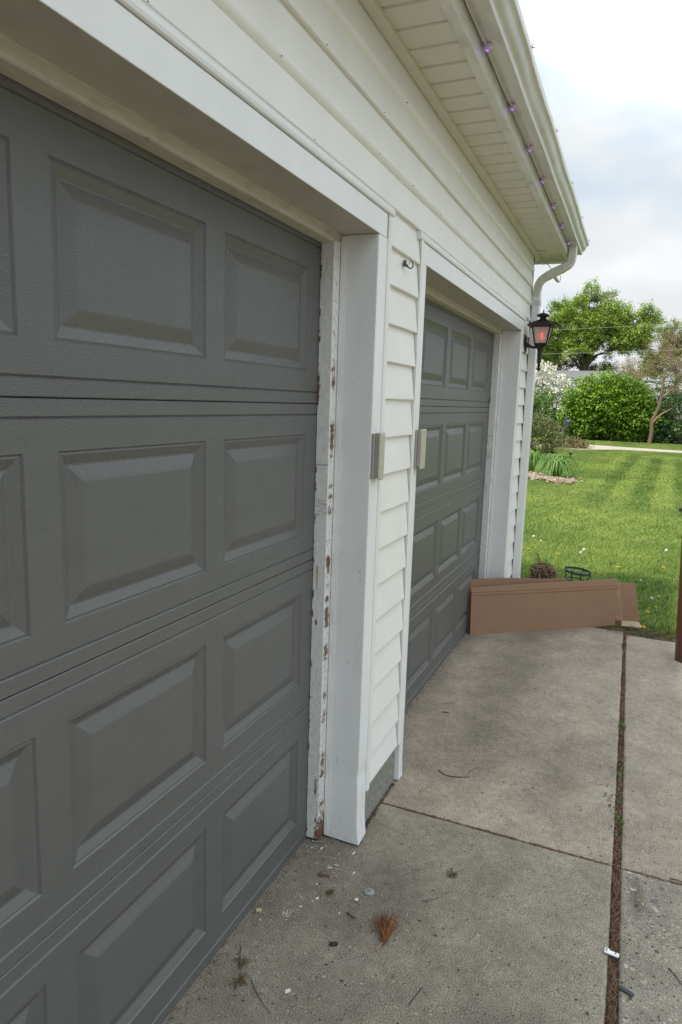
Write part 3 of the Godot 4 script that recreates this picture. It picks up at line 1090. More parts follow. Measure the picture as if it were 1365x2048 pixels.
	for i in [29, 37]:
		var ring1 := PackedVector3Array()
		var ring2 := PackedVector3Array()
		var dd := (path[i + 1] - path[i - 1]).normalized()
		var side := Vector3(0, 0, 1)
		var ux := side.cross(dd).normalized()
		for cnr in [Vector2(-1, -1), Vector2(1, -1), Vector2(1, 1), Vector2(-1, 1)]:
			ring1.append(path[i] + ux * cnr.x * 0.0283 + side * cnr.y * 0.0368)
			ring2.append(path[i] + dd * 0.004 + ux * cnr.x * 0.0283 + side * cnr.y * 0.0368)
		coll.loft([ring1, ring2], true, -1)
	part("joint_ring", coll, M.gutter, ds)
	for by: float in [2.382, 0.245]:
		var br := MB.new()
		br.box(Vector3(0.165, by - 0.017, -5.4665), Vector3(0.2420, by + 0.017, -5.3840), 0.002)
		br.box(Vector3(0.160, by - 0.017, -5.3860), Vector3(0.185, by + 0.017, -5.3835), 0.001)
		part("bracket", br, M.gutter, ds)

# ---------------------------------------------------------------- things fixed to the building
func attached() -> void:
	lantern()
	lights_string()
	keypad(Vector3(0.1845, 1.352, -2.139), 0.048, "beige lidded box on the near door's corner casing, left of the pier")
	keypad(Vector3(0.1865, 1.352, -2.611), 0.061, "beige lidded box on the far door's casing, right of the pier siding")

	var h := thing("wall_hook", "small dark grey hook with a wire clip on the pier siding", "hook", Vector3(0.186, 2.092, -2.385))
	var pl := MB.new()
	var rings := []
	for i in 2:
		var ring := PackedVector3Array()
		for j in 14:
			var a := TAU * j / 14
			ring.append(Vector3(-0.006 + i * 0.012, sin(a) * 0.016 + 0.006, cos(a) * 0.011))
		rings.append(ring)
	pl.loft(rings, true, 0)
	part("base_pad", pl, M.hook, h)
	var arm := MB.new()
	arm.tube(curve([Vector3(0.004, 0.004, -0.002), Vector3(0.014, -0.010, -0.018), Vector3(0.022, -0.010, -0.040), Vector3(0.024, 0.006, -0.056), Vector3(0.020, 0.022, -0.058), Vector3(0.016, 0.030, -0.050)], 5), PackedFloat32Array([0.0055, 0.0052, 0.005, 0.005, 0.0045, 0.004, 0.0038, 0.0036, 0.0034, 0.0034, 0.0034, 0.0034, 0.0034, 0.0034, 0.0034, 0.003]), 7)
	part("arm", arm, M.hook, h)
	var wire := MB.new()
	wire.tube(curve([Vector3(0.010, -0.002, -0.012), Vector3(0.014, 0.018, -0.034), Vector3(0.010, 0.040, -0.050)], 4), PackedFloat32Array([0.0012]), 5)
	part("clip_wire", wire, M.hook, h)
	h.scale = Vector3.ONE * 0.72

	# thin dark cable running down beside the downspout
	var cb := MB.new()
	var pts := PackedVector3Array()
	var n := noise(2.2, 2, 77)
	for i in 46:
		var y := lerpf(2.70, 0.12, i / 45.0)
		pts.append(Vector3(0.1775 + n.get_noise_1d(y) * 0.004, y, -5.3965 + n.get_noise_1d(y + 9.0) * 0.003))
	cb.tube(pts, PackedFloat32Array([0.0042]), 6)
	single("cable", cb, M.cable, "thin black cable running down the corner beside the white downspout", "cable")

func keypad(at: Vector3, w: float, label: String) -> void:
	var k := thing("keypad_box", label, "keypad", at, "beige boxes beside the garage doors")
	var b := MB.new()
	b.box(Vector3(0.0, 0.004, -w - 0.006), Vector3(0.008, 0.156, 0.010), 0.002)
	part("base_plate", b, M.beige_side, k)
	var s := MB.new()
	s.box(Vector3(0.0075, 0.010, -w + 0.002), Vector3(0.0195, 0.158, -0.001), 0.002)
	part("housing", s, M.beige_side, k)
	var l := MB.new()
	l.box(Vector3(0.0185, 0.0, -w), Vector3(0.0275, 0.160, 0.0005), 0.0045)
	part("lid", l, M.beige, k)
	var t := MB.new()
	t.box(Vector3(0.0270, 0.040, -w * 0.72), Vector3(0.0279, 0.0425, -w * 0.32))
	part("lid_mark", t, M.beige_side, k)

func square(mb: MB, o: Vector3, prof: Array, open := false) -> void:
	# four sided turned shape: pairs of (half width, height)
	var rings := []
	for p: Vector2 in prof:
		rings.append(PackedVector3Array([o + Vector3(-p.x, p.y, -p.x), o + Vector3(p.x, p.y, -p.x), o + Vector3(p.x, p.y, p.x), o + Vector3(-p.x, p.y, p.x)]))
	mb.loft(rings, true, -1, Vector3.ZERO, not open)

func lantern() -> void:
	var L := thing("wall_lantern", "black coach lantern with frosted panes and a glowing red bulb, on the corner siding", "lantern", Vector3(0.185, 2.06, -5.20))
	var wp := MB.new()
	var rings := []
	for s in [[-0.004, 1.0], [0.004, 1.0], [0.010, 0.82], [0.014, 0.5]]:
		var r := PackedVector3Array()
		for j in 20:
			var a := TAU * j / 20
			r.append(Vector3(s[0], sin(a) * 0.066 * s[1], cos(a) * 0.034 * s[1]))
		rings.append(r)
	wp.loft(rings, true, 0)
	part("wall_plate", wp, M.black, L)
	var arm := MB.new()
	arm.tube(curve([Vector3(0.004, 0.0, 0), Vector3(0.030, -0.010, 0), Vector3(0.060, -0.020, 0), Vector3(0.100, -0.014, 0)], 5), PackedFloat32Array([0.046, 0.042, 0.037, 0.032, 0.028, 0.024, 0.021, 0.019, 0.018, 0.017, 0.017, 0.018, 0.019, 0.020, 0.021, 0.022]), 12, 0.55)
	part("arm", arm, M.black, L)
	var cx := 0.114
	var cup := MB.new()
	cup.lathe(Vector3(cx - 0.006, 0, 0), PackedVector2Array([Vector2(0.0005, -0.192), Vector2(0.006, -0.186), Vector2(0.008, -0.181), Vector2(0.018, -0.172), Vector2(0.009, -0.163), Vector2(0.0105, -0.150), Vector2(0.013, -0.100), Vector2(0.0165, -0.050), Vector2(0.022, -0.035), Vector2(0.024, -0.022), Vector2(0.034, -0.012), Vector2(0.042, -0.006), Vector2(0.0005, -0.004)]), 14)
	part("tail", cup, M.black, L)
	# tapered cage: bottom frame, four corner bars, top frame
	var o := Vector3(cx, 0, 0)
	var b := 0.0405
	var t := 0.0635
	var fr := MB.new()
	square(fr, o, [Vector2(b + 0.004, -0.006), Vector2(b + 0.006, 0.000), Vector2(b + 0.005, 0.008), Vector2(b - 0.004, 0.008)])
	square(fr, o, [Vector2(t - 0.010, 0.118), Vector2(t + 0.003, 0.118), Vector2(t + 0.004, 0.130), Vector2(t - 0.010, 0.130)])
	part("cage", fr, M.black, L)
	for sx: float in [-1.0, 1.0]:
		for sz: float in [-1.0, 1.0]:
			var bar := MB.new()
			var p0 := o + Vector3(sx * b, 0.004, sz * b)
			var p1 := o + Vector3(sx * t, 0.124, sz * t)
			var q := 0.0048
			var r0 := PackedVector3Array()
			var r1 := PackedVector3Array()
			for cnr in [Vector2(-q, -q), Vector2(q, -q), Vector2(q, q), Vector2(-q, q)]:
				r0.append(p0 + Vector3(cnr.x, 0, cnr.y)); r1.append(p1 + Vector3(cnr.x, 0, cnr.y))
			bar.loft([r0, r1], true, -1)
			part("corner_bar", bar, M.black, L)
	for k in 4:
		var gl := MB.new()
		var tw := Basis(Vector3.UP, PI / 2 * k)
		var e := 0.0025
		gl.loft([PackedVector3Array([o + tw * Vector3(-b + e, 0.008, b - e), o + tw * Vector3(b - e, 0.008, b - e), o + tw * Vector3(b - e, 0.008, b - e - 0.002), o + tw * Vector3(-b + e, 0.008, b - e - 0.002)]),
			PackedVector3Array([o + tw * Vector3(-t + e, 0.120, t - e), o + tw * Vector3(t - e, 0.120, t - e), o + tw * Vector3(t - e, 0.120, t - e - 0.002), o + tw * Vector3(-t + e, 0.120, t - e - 0.002)])], true, -1)
		part("glass_pane", gl, M.frost, L)
	var rf := MB.new()
	square(rf, o, [Vector2(0.088, 0.124), Vector2(0.097, 0.126), Vector2(0.097, 0.131), Vector2(0.080, 0.143), Vector2(0.060, 0.156), Vector2(0.040, 0.166), Vector2(0.026, 0.172), Vector2(0.022, 0.176), Vector2(0.020, 0.190), Vector2(0.022, 0.194)])
	part("roof", rf, M.black, L)
	var tp := MB.new()
	square(tp, o, [Vector2(0.024, 0.193), Vector2(0.041, 0.197), Vector2(0.042, 0.201), Vector2(0.032, 0.210), Vector2(0.018, 0.217), Vector2(0.006, 0.222)])
	tp.lathe(o, PackedVector2Array([Vector2(0.006, 0.220), Vector2(0.0045, 0.228), Vector2(0.0062, 0.234), Vector2(0.003, 0.239), Vector2(0.0022, 0.246), Vector2(0.0005, 0.252)]), 8)
	part("finial", tp, M.black, L)
	var bulb := MB.new()
	bulb.lathe(o, PackedVector2Array([Vector2(0.010, 0.010), Vector2(0.011, 0.030), Vector2(0.018, 0.040), Vector2(0.0255, 0.055), Vector2(0.0275, 0.068), Vector2(0.0245, 0.083), Vector2(0.015, 0.093), Vector2(0.0005, 0.0965)]), 18)
	part("bulb", bulb, M.bulb, L)
	var fil := MB.new()
	for x: float in [-0.0085, 0.0, 0.0085]:
		fil.tube(PackedVector3Array([o + Vector3(x * 0.6, 0.036, 0), o + Vector3(x * 0.8, 0.056, 0), o + Vector3(x, 0.082, 0)]), PackedFloat32Array([0.0036]), 6)
	part("bulb_filament", fil, M.red_glow, L)
	var om := OmniLight3D.new()
	om.name = "bulb_light"
	om.position = o + Vector3(0, 0.060, 0.006)
	om.light_color = Color(1.0, 0.12, 0.14)
	om.light_energy = 0.0012
	om.light_size = 0.012
	om.omni_range = 6.0
	om.omni_attenuation = 2.0
	om.shadow_enabled = true
	L.add_child(om)

func lights_string() -> void:
	var s := thing("light_string", "string of small purple lights on a pale cable under the gutter", "string lights")
	var zs := [-1.45, -1.93, -2.406, -2.886, -3.350, -3.819, -4.298, -4.766, -5.235]
	var pts := []
	pts.append(Vector3(0.427, 2.7655, 0.4))
	for z: float in zs:
		pts.append(Vector3(0.4265, 2.7660, z + 0.012))
		pts.append(Vector3(0.4255, 2.7660, z - 0.012))
		pts.append(Vector3(0.4250 + rng.randf_range(-0.004, 0.008), 2.7625 - rng.randf() * 0.003, z - 0.24))
	pts[pts.size() - 1] = Vector3(0.421, 2.760, -5.345)
	pts.append(Vector3(0.405, 2.700, -5.485))
	pts.append(Vector3(0.372, 2.672, -5.520))
	pts.append(Vector3(0.338, 2.640, -5.520))
	var c := MB.new()
	c.tube(curve(pts, 4), PackedFloat32Array([0.0030]), 6)
	part("cord", c, M.cream, s)
	var c2 := MB.new()
	c2.tube(curve([Vector3(0.200, 2.722, -5.49), Vector3(0.245, 2.685, -5.50), Vector3(0.288, 2.640, -5.505), Vector3(0.305, 2.600, -5.515)], 4), PackedFloat32Array([0.0028]), 6)
	c2.tube(curve([Vector3(0.352, 2.543, -5.52), Vector3(0.360, 2.562, -5.52), Vector3(0.356, 2.590, -5.52), Vector3(0.346, 2.604, -5.52)], 4), PackedFloat32Array([0.0024]), 6)
	part("cord", c2, M.cream, s)
	var pg := MB.new()
	pg.tube(PackedVector3Array([Vector3(0.308, 2.592, -5.517), Vector3(0.318, 2.578, -5.518), Vector3(0.336, 2.556, -5.519), Vector3(0.350, 2.541, -5.520)]), PackedFloat32Array([0.008, 0.0115, 0.0115, 0.006]), 8)
	part("plug", pg, M.cream, s)
	for z: float in zs:
		var b := MB.new()
		b.lathe(Vector3(0.4285, 2.7590, z), PackedVector2Array([Vector2(0.0005, -0.0065), Vector2(0.0090, -0.0060), Vector2(0.0128, -0.0025), Vector2(0.0135, 0.004), Vector2(0.0135, 0.0125), Vector2(0.0005, 0.0130)]), 14)
		var lamp := part("lamp_housing", b, M.puck, s)
		var e := MB.new()
		e.lathe(Vector3(0.4285, 2.7515, z), PackedVector2Array([Vector2(0.0004, -0.0024), Vector2(0.0030, -0.0018), Vector2(0.0045, 0.0004), Vector2(0.0040, 0.0018), Vector2(0.0004, 0.0022)]), 10)
		part("lamp_lens", e, M.purple, lamp)
		var om := OmniLight3D.new()
		om.name = "lamp_light"
		om.position = Vector3(0.4255, 2.7462, z)
		om.light_color = Color(0.60, 0.28, 1.0)
		om.light_energy = 0.00006
		om.light_size = 0.003
		om.omni_range = 5.0
		om.omni_attenuation = 2.0
		om.shadow_enabled = true
		lamp.add_child(om, true)

# ---------------------------------------------------------------- what lies about
func flake(mb: MB, at: Vector3, len_: float, wid: float, ang: float, thick := 0.0012, lift := 0.002) -> void:
	var rings := []
	var n := 5
	var top := PackedVector3Array()
	var bot := PackedVector3Array()
	for j in n:
		var a := TAU * j / n
		var r := rng.randf_range(0.45, 1.15)
		var p := Vector3(cos(a) * len_ * 0.5 * r, 0, sin(a) * wid * 0.5 * r)
		p.y = lift * (p.x / maxf(len_, 0.001)) * 2.0 + lift * 1.1 + rng.randf() * 0.0006
		p = p.rotated(Vector3.UP, ang) + at
		top.append(p + Vector3(0, thick, 0)); bot.append(p)
	rings.append(bot); rings.append(top)
	mb.loft(rings, true, -1)

func stick(pts: Array, r: float, called: String, m: Material, label: String, cat: String, group := "") -> void:
	var mb := MB.new()
	var c := curve(pts, 4)
	var rad := PackedFloat32Array()
	for i in c.size():
		rad.append(r * 0.75 * lerpf(1.0, 0.55, float(i) / c.size()) * rng.randf_range(0.85, 1.15))
	mb.tube(c, rad, 5)
	single(called, mb, m, label, cat, Vector3.ZERO, group)

func leavings() -> void:
	# paint flakes under the door post
	var chips := [
		[0.150, -1.976, 0.026, 0.008, 0.3, "longest curled white paint flake, left of the casing foot"], [0.161, -1.997, 0.020, 0.006, -0.5, "thin white paint flake just behind the longest flake"],
		[0.172, -1.981, 0.009, 0.007, 0.0, "stubby white paint flake touching the end of the longest one"], [0.233, -1.990, 0.020, 0.007, 1.3, "upright narrow white flake towards the round washer"],
		[0.193, -2.081, 0.024, 0.006, 1.2, "white sliver of paint right in front of the casing's corner"], [0.077, -2.059, 0.020, 0.009, 1.5, "white paint flake beside the silver screw"],
		[0.043, -2.045, 0.010, 0.008, 0.2, "white paint flake under the peeling stop, close to the door"], [0.142, -1.883, 0.010, 0.009, 0.6, "square white flake left of the dry sprig"],
		[0.171, -1.824, 0.018, 0.011, 0.9, "folded white flake in front of the dry sprig"], [0.163, -1.805, 0.010, 0.006, 0.2, "small white flake in front of the folded flake"],
		[0.138, -1.766, 0.016, 0.006, 0.4, "white paint flake near the speckled patch of paint dust"], [0.050, -1.661, 0.007, 0.005, 1.0, "tiny white flake beside the tan wood chip"],
		[0.263, -1.794, 0.009, 0.007, 1.1, "rounded white crumb left of the black curl"], [0.289, -1.873, 0.020, 0.016, 0.4, "bright white star shaped flake between washer and pine tuft"],
		[0.251, -1.470, 0.026, 0.020, 0.7, "largest pale paint flake, nearest the camera"]]
	for c in chips:
		var mb := MB.new()
		flake(mb, Vector3.ZERO, c[2], c[3], c[4])
		single("paint_flake", mb, M.paint, c[5], "paint flake", Vector3(c[0], 0.001, c[1]), "flakes of white paint fallen from the door post")
	var dust := MB.new()
	for i in 70:
		flake(dust, Vector3(0.111 + rng.randfn() * 0.010, 0.001, -1.722 + rng.randfn() * 0.012), rng.randf_range(0.0015, 0.004), 0.002, rng.randf() * 3.0, 0.0006, 0.0003)
	tag(single("paint_dust", dust, M.paint, "patch of fine white paint crumbs on the concrete near the door", "paint dust"), "", "", "", "stuff")
	var grit := MB.new()
	for i in 420:
		var p := Vector3(rng.randf_range(0.03, 1.0), 0.0006, rng.randf_range(-2.40, -0.9))
		var s := rng.randf_range(0.0012, 0.0032)
		flake(grit, p, s, s * 0.8, rng.randf() * 3.0, s * 0.6, 0.0002)
	for i in 160:
		var p := Vector3(0.10 + rng.randfn() * 0.09, 0.0006, -2.02 + rng.randfn() * 0.07)
		var s := rng.randf_range(0.001, 0.0042)
		flake(grit, p, s, s * 0.7, rng.randf() * 3.0, s * 0.4, 0.0003)
	tag(single("paint_crumbs", grit, M.paint, "white crumbs scattered over the near concrete slab", "paint crumbs"), "", "", "", "stuff")
	var dark := MB.new()
	for i in 520:
		var p := Vector3(rng.randf_range(0.05, 1.7), 0.0006, rng.randf_range(-5.1, -0.9))
		if p.x > edge_l(p.z) - 0.01 and p.x < edge_r(p.z) + 0.01:
			continue
		var s := rng.randf_range(0.0015, 0.006)
		flake(dark, p, s, s * 0.5, rng.randf() * 3.0, s * 0.4, 0.0003)
	tag(single("dark_grit", dark, M.debris, "dark specks of grit and bark strewn over the driveway", "grit"), "", "", "", "stuff")

	var wc := MB.new()
	wc.box(Vector3(-0.0085, 0, -0.0065), Vector3(0.0085, 0.009, 0.0065), 0.0015, Transform3D(Basis(Vector3.UP, 0.5), Vector3.ZERO))
	single("wood_chip", wc, mat(lin(0.46, 0.37, 0.24), 0.85), "pale tan wood chip beside the bottom edge of the near door", "wood chip", Vector3(0.027, 0, -1.693))
	var lf := MB.new()
	flake(lf, Vector3.ZERO, 0.030, 0.014, 0.2, 0.0008, 0.003)
	single("dead_leaf", lf, mat(lin(0.17, 0.075, 0.05), 0.7), "small reddish brown dead leaf on the concrete among paint flakes", "leaf", Vector3(0.155, 0.001, -1.935))
	var bc := MB.new()
	bc.box(Vector3(-0.013, 0, -0.007), Vector3(0.013, 0.008, 0.007), 0.003, Transform3D(Basis(Vector3.UP, 0.45), Vector3.ZERO))
	single("charred_bit", bc, M.debris, "stubby black bit lying alone in the middle of the near slab", "debris", Vector3(0.297, 0, -1.673))
	stick([Vector3(0.285, 0.003, -1.808), Vector3(0.296, 0.008, -1.798), Vector3(0.312, 0.007, -1.793), Vector3(0.318, 0.003, -1.803)], 0.0035, "black_curl", M.debris, "curled black scrap just left of the orange pine tuft", "debris")
	# washer: a flat ring with a raised collar
	var wsh := MB.new()
	wsh.lathe(Vector3.ZERO, PackedVector2Array([Vector2(0.0045, 0.0005), Vector2(0.0165, 0.0003), Vector2(0.0180, 0.0012), Vector2(0.0165, 0.0022), Vector2(0.0080, 0.0028), Vector2(0.0055, 0.0046), Vector2(0.0045, 0.0044), Vector2(0.0045, 0.0006)]), 22)
	single("metal_washer", wsh, mat(lin(0.30, 0.32, 0.32), 0.55, 0.5), "round grey metal washer on the concrete behind the pine tuft", "washer", Vector3(0.313, 0.0005, -1.928))
	var scr := thing("screw", "silver screw lying in the dark gap under the peeling door stop", "screw", Vector3(0.049, 0.006, -2.083))
	var sb := MB.new()
	sb.tube(PackedVector3Array([Vector3(-0.016, 0, 0.004), Vector3(0.018, 0.001, -0.004)]), PackedFloat32Array([0.0019, 0.0016]), 6)
	part("shank", sb, M.steel, scr)
	var sh := MB.new()
	sh.tube(PackedVector3Array([Vector3(-0.019, 0, 0.0048), Vector3(-0.016, 0, 0.004)]), PackedFloat32Array([0.0042, 0.002]), 8)
	part("head", sh, M.steel, scr)
	# white plastic clip across the joint
	var cl := thing("plastic_clip", "white plastic clip lying across the needle filled joint", "clip", Vector3(1.0665, 0.001, -1.998))
	var cbm := MB.new()
	cbm.box(Vector3(-0.020, 0.0, -0.0085), Vector3(0.019, 0.006, 0.0085), 0.003, Transform3D(Basis(Vector3.UP, -0.1), Vector3.ZERO))
	part("body", cbm, M.plastic, cl)
	var ct := MB.new()
	ct.box(Vector3(-0.0235, 0.001, -0.0105), Vector3(-0.008, 0.009, 0.0105), 0.003, Transform3D(Basis(Vector3.UP, -0.1), Vector3.ZERO))
	part("tab", ct, M.plastic, cl)
	var sl := MB.new()
	sl.box(Vector3(-0.0175, 0.0088, -0.0055), Vector3(-0.0148, 0.0095, 0.0055), 0.0, Transform3D(Basis(Vector3.UP, -0.1), Vector3.ZERO))
	sl.box(Vector3(0.006, 0.0058, -0.0035), Vector3(0.011, 0.0066, 0.001), 0.0, Transform3D(Basis(Vector3.UP, -0.1), Vector3.ZERO))
	part("slot", sl, M.dark, cl)

	# fan of dry pine needles on its twig
	var pt := thing("pine_needle_tuft", "tuft of rust orange dry pine needles on a bare twig", "pine needles", Vector3(0.430, 0.0, -1.765))
	var tw := MB.new()
	tw.tube(curve([Vector3(-0.010, 0.004, 0.058), Vector3(-0.004, 0.005, 0.035), Vector3(0.004, 0.006, 0.014), Vector3(0.006, 0.008, -0.005)], 4), PackedFloat32Array([0.0022, 0.0026, 0.003, 0.003]), 6)
	part("twig", tw, M.tan, pt)
	var nd := MB.new()
	for i in 105:
		nd.c = Color(0.30, 0.105, 0.042).lerp(Color(0.15, 0.065, 0.03), rng.randf()) if rng.randf() < 0.85 else Color(0.42, 0.26, 0.12)
		var a := rng.randf_range(-0.72, 0.12) + rng.randfn() * 0.10
		var l := rng.randf_range(0.06, 0.115)
		var st := Vector3(0.006 + rng.randfn() * 0.004, 0.005 + rng.randf() * 0.008, 0.010 + rng.randfn() * 0.012)
		var dir := Vector3(sin(a), 0, -cos(a))
		nd.tube(PackedVector3Array([st, st + dir * l * 0.5 + Vector3(rng.randfn() * 0.003, rng.randf_range(0.002, 0.014), 0), st + dir * l + Vector3(rng.randfn() * 0.005, -st.y + 0.003 + rng.randf() * 0.008, rng.randfn() * 0.004)]), PackedFloat32Array([0.0008, 0.0007, 0.0004]), 4)
	part("needles", nd, M.litter, pt).set_meta("kind", "stuff")
	# dry sprig and other small tufts
	for d in [[0.085, -1.500, "reddish wisp of dead grass by the near door's bottom edge", 1.0], [0.545, -2.13, "faint dry wisp on the slab between pier and cross joint", 0.9], [0.197, -1.866, "dry olive brown sprig among the paint flakes", 0.7], [0.110, -1.440, "clump of dead grass and needles at the picture's lower edge", 1.2], [0.135, -1.930, "wispy dark plant shred left of the dead leaf", 0.5]]:
		var sp := MB.new()
		for i in 22:
			sp.c = Color(0.17, 0.13, 0.06).lerp(Color(0.10, 0.06, 0.035), rng.randf())
			var a := rng.randf() * TAU
			var l: float = rng.randf_range(0.012, 0.030) * d[3]
			sp.tube(PackedVector3Array([Vector3(rng.randfn() * 0.004, 0.002, rng.randfn() * 0.004), Vector3(cos(a) * l * 0.6, rng.randf_range(0.004, 0.012), sin(a) * l * 0.6), Vector3(cos(a) * l, 0.003, sin(a) * l)]), PackedFloat32Array([0.0009, 0.0014, 0.0006]), 4)
		single("dry_sprig", sp, M.litter, d[2], "dry plant", Vector3(d[0], 0, d[1]))

	# sticks
	stick([Vector3(0.566, 0.003, -1.571), Vector3(0.576, 0.004, -1.610), Vector3(0.584, 0.003, -1.643)], 0.0020, "stick", M.debris, "short dark stick near the bottom of the picture, right of the tuft", "stick", "twigs on the driveway")
	stick([Vector3(0.140, 0.003, -1.458), Vector3(0.170, 0.006, -1.430), Vector3(0.205, 0.006, -1.405), Vector3(0.243, 0.003, -1.387)], 0.0020, "stick", M.bark, "long curved brown twig at the bottom left of the concrete", "stick", "twigs on the driveway")
	stick([Vector3(0.050, 0.003, -1.551), Vector3(0.075, 0.005, -1.505), Vector3(0.126, 0.004, -1.427)], 0.0020, "stick", M.bark, "brown twig lying along the near door's bottom edge", "stick", "twigs on the driveway")
	stick([Vector3(0.484, 0.003, -1.959), Vector3(0.508, 0.005, -1.975), Vector3(0.534, 0.003, -2.002)], 0.0016, "stick", M.bark, "thin twig on bare concrete right of the washer", "stick", "twigs on the driveway")
	stick([Vector3(0.320, 0.004, -2.770), Vector3(0.360, 0.005, -2.745), Vector3(0.410, 0.004, -2.755), Vector3(0.458, 0.003, -2.781)], 0.0030, "stick", M.debris, "bowed dark twig on the far slab just past the pier", "stick", "twigs on the driveway")
	stick([Vector3(0.445, 0.003, -2.790), Vector3(0.450, 0.006, -2.830), Vector3(0.472, 0.004, -2.872)], 0.0018, "stick", M.bark, "forked thin twig at the end of the bowed dark twig", "stick", "twigs on the driveway")
	stick([Vector3(0.182, 0.003, -3.349), Vector3(0.198, 0.005, -3.352), Vector3(0.216, 0.003, -3.356)], 0.0032, "stick", M.debris, "short black twig near the far door's threshold", "stick", "twigs on the driveway")
	stick([Vector3(0.166, 0.003, -3.460), Vector3(0.190, 0.005, -3.470), Vector3(0.212, 0.003, -3.482)], 0.0028, "stick", M.tan, "pale twig near the far door, behind the short black one", "stick", "twigs on the driveway")
	stick([Vector3(1.220, 0.004, -2.012), Vector3(1.240, 0.005, -1.985), Vector3(1.262, 0.003, -1.945)], 0.0026, "stick", M.debris, "dark twig on the stony slab right of the joint", "stick", "twigs on the driveway")
	stick([Vector3(1.240, 0.003, -2.445), Vector3(1.275, 0.006, -2.440), Vector3(1.330, 0.004, -2.425)], 0.0028, "stick", M.bark, "brown twig lying in the cross joint at the right edge", "stick", "twigs on the driveway")
	var shard := MB.new()
	shard.box(Vector3(-0.020, 0.0, -0.007), Vector3(0.020, 0.007, 0.007), 0.002, Transform3D(Basis(Vector3.UP, -0.4), Vector3.ZERO))
	single("slate_shard", shard, mat(lin(0.06, 0.065, 0.07), 0.8), "dark grey shard on the stony slab touching the joint", "stone", Vector3(1.108, 0, -1.872))

	# needle litter in the joints
	var ne := MB.new()
	ne.tube(PackedVector3Array([Vector3(-0.5, 0, 0), Vector3(-0.2, 0.05, 0.04), Vector3(0.2, 0.05, 0.04), Vector3(0.5, 0, 0)]), PackedFloat32Array([0.014, 0.013, 0.012, 0.008]), 3)
	var nm := ne.mesh(M.litter)
	var xs := []
	var cs := PackedColorArray()
	for i in 5200:
		var z := -0.7 - 4.55 * pow(rng.randf(), 1.5)
		var w := edge_r(z) - edge_l(z)
		var x := edge_l(z) + w * rng.randf_range(0.06, 0.94)
		var spill := rng.randf() < 0.015
		if spill:
			x += rng.randfn() * 0.03
		var l := rng.randf_range(0.012, 0.045)
		var y := -0.014 + rng.randf() * 0.013 if not spill else 0.002
		xs.append(Transform3D(Basis(Vector3.UP, PI / 2 + rng.randfn() * 0.55) * Basis(Vector3.BACK, rng.randfn() * 0.12) * Basis.from_scale(Vector3(l, 0.045, 0.045)), Vector3(x, y, z)))
		var c := Color(0.25, 0.125, 0.075).lerp(Color(0.12, 0.072, 0.048), rng.randf())
		if rng.randf() < 0.2:
			c = Color(0.36, 0.25, 0.16)
		cs.append(c)
	for i in 900:
		var right := rng.randf() < 0.4
		var x := rng.randf_range(1.08, 2.2) if right else rng.randf_range(0.17, 1.05)
		var l := rng.randf_range(0.010, 0.03)
		xs.append(Transform3D(Basis(Vector3.UP, rng.randfn() * 0.5) * Basis.from_scale(Vector3(l, 0.045, 0.045)), Vector3(x, -0.008 + rng.randf() * 0.010, -2.432 + rng.randfn() * 0.003)))
		cs.append(Color(0.20, 0.10, 0.055).lerp(Color(0.08, 0.05, 0.035), rng.randf()))
	for i in 240:
		var z := rng.randf_range(-2.58, -2.20)
		xs.append(Transform3D(Basis(Vector3.UP, PI / 2 + rng.randfn() * 0.5) * Basis.from_scale(Vector3(rng.randf_range(0.008, 0.028), 0.05, 0.05)), Vector3(0.168 + absf(rng.randfn()) * 0.006, 0.002 + rng.randf() * 0.006, z)))
		cs.append(Color(0.13, 0.075, 0.04).lerp(Color(0.03, 0.022, 0.018), rng.randf()))
	for i in 330:
		var z := rng.randf_range(-4.6, -0.85)
		if z < -2.05 and z > -2.72:
			continue
		xs.append(Transform3D(Basis(Vector3.UP, PI / 2 + rng.randfn() * 0.6) * Basis.from_scale(Vector3(rng.randf_range(0.005, 0.028), 0.05, 0.05)), Vector3(0.004 + absf(rng.randfn()) * 0.018, 0.0015 + rng.randf() * 0.003, z)))
		cs.append(Color(0.12, 0.075, 0.045).lerp(Color(0.03, 0.024, 0.02), rng.randf()))
	# dry grass and bark where the slabs meet the lawn
	for i in 900:
		var x := rng.randf_range(0.86, 1.75)
		var z := -5.235 - absf(rng.randfn()) * 0.13 + 0.03 * rng.randfn()
		xs.append(Transform3D(Basis(Vector3.UP, rng.randf() * PI) * Basis(Vector3.BACK, rng.randfn() * 0.2) * Basis.from_scale(Vector3(rng.randf_range(0.010, 0.05), rng.randf_range(0.04, 0.16), rng.randf_range(0.04, 0.16))), Vector3(x, (0.002 if z > -5.265 or (x > 1.06 and z > -5.2) else -0.025) + rng.randf() * 0.012, z)))
		cs.append(Color(0.26, 0.19, 0.11).lerp(Color(0.09, 0.06, 0.035), rng.randf()))
	for i in 170:
		var z := rng.randf_range(-4.9, -1.0)
		var x := rng.randf_range(0.2, 1.02) if rng.randf() < 0.75 else rng.randf_range(1.1, 1.6)
		xs.append(Transform3D(Basis(Vector3.UP, rng.randf() * PI) * Basis.from_scale(Vector3(rng.randf_range(0.02, 0.06), 0.035, 0.035)), Vector3(x, 0.0015, z)))
		cs.append(Color(0.15, 0.09, 0.055).lerp(Color(0.08, 0.06, 0.045), rng.randf()))
	tag(many("pine_needle_litter", nm, xs, cs, self), "brown pine needles packed into the driveway joints and strewn about", "pine needles")
	# little weeds in the joint
	var k := 0
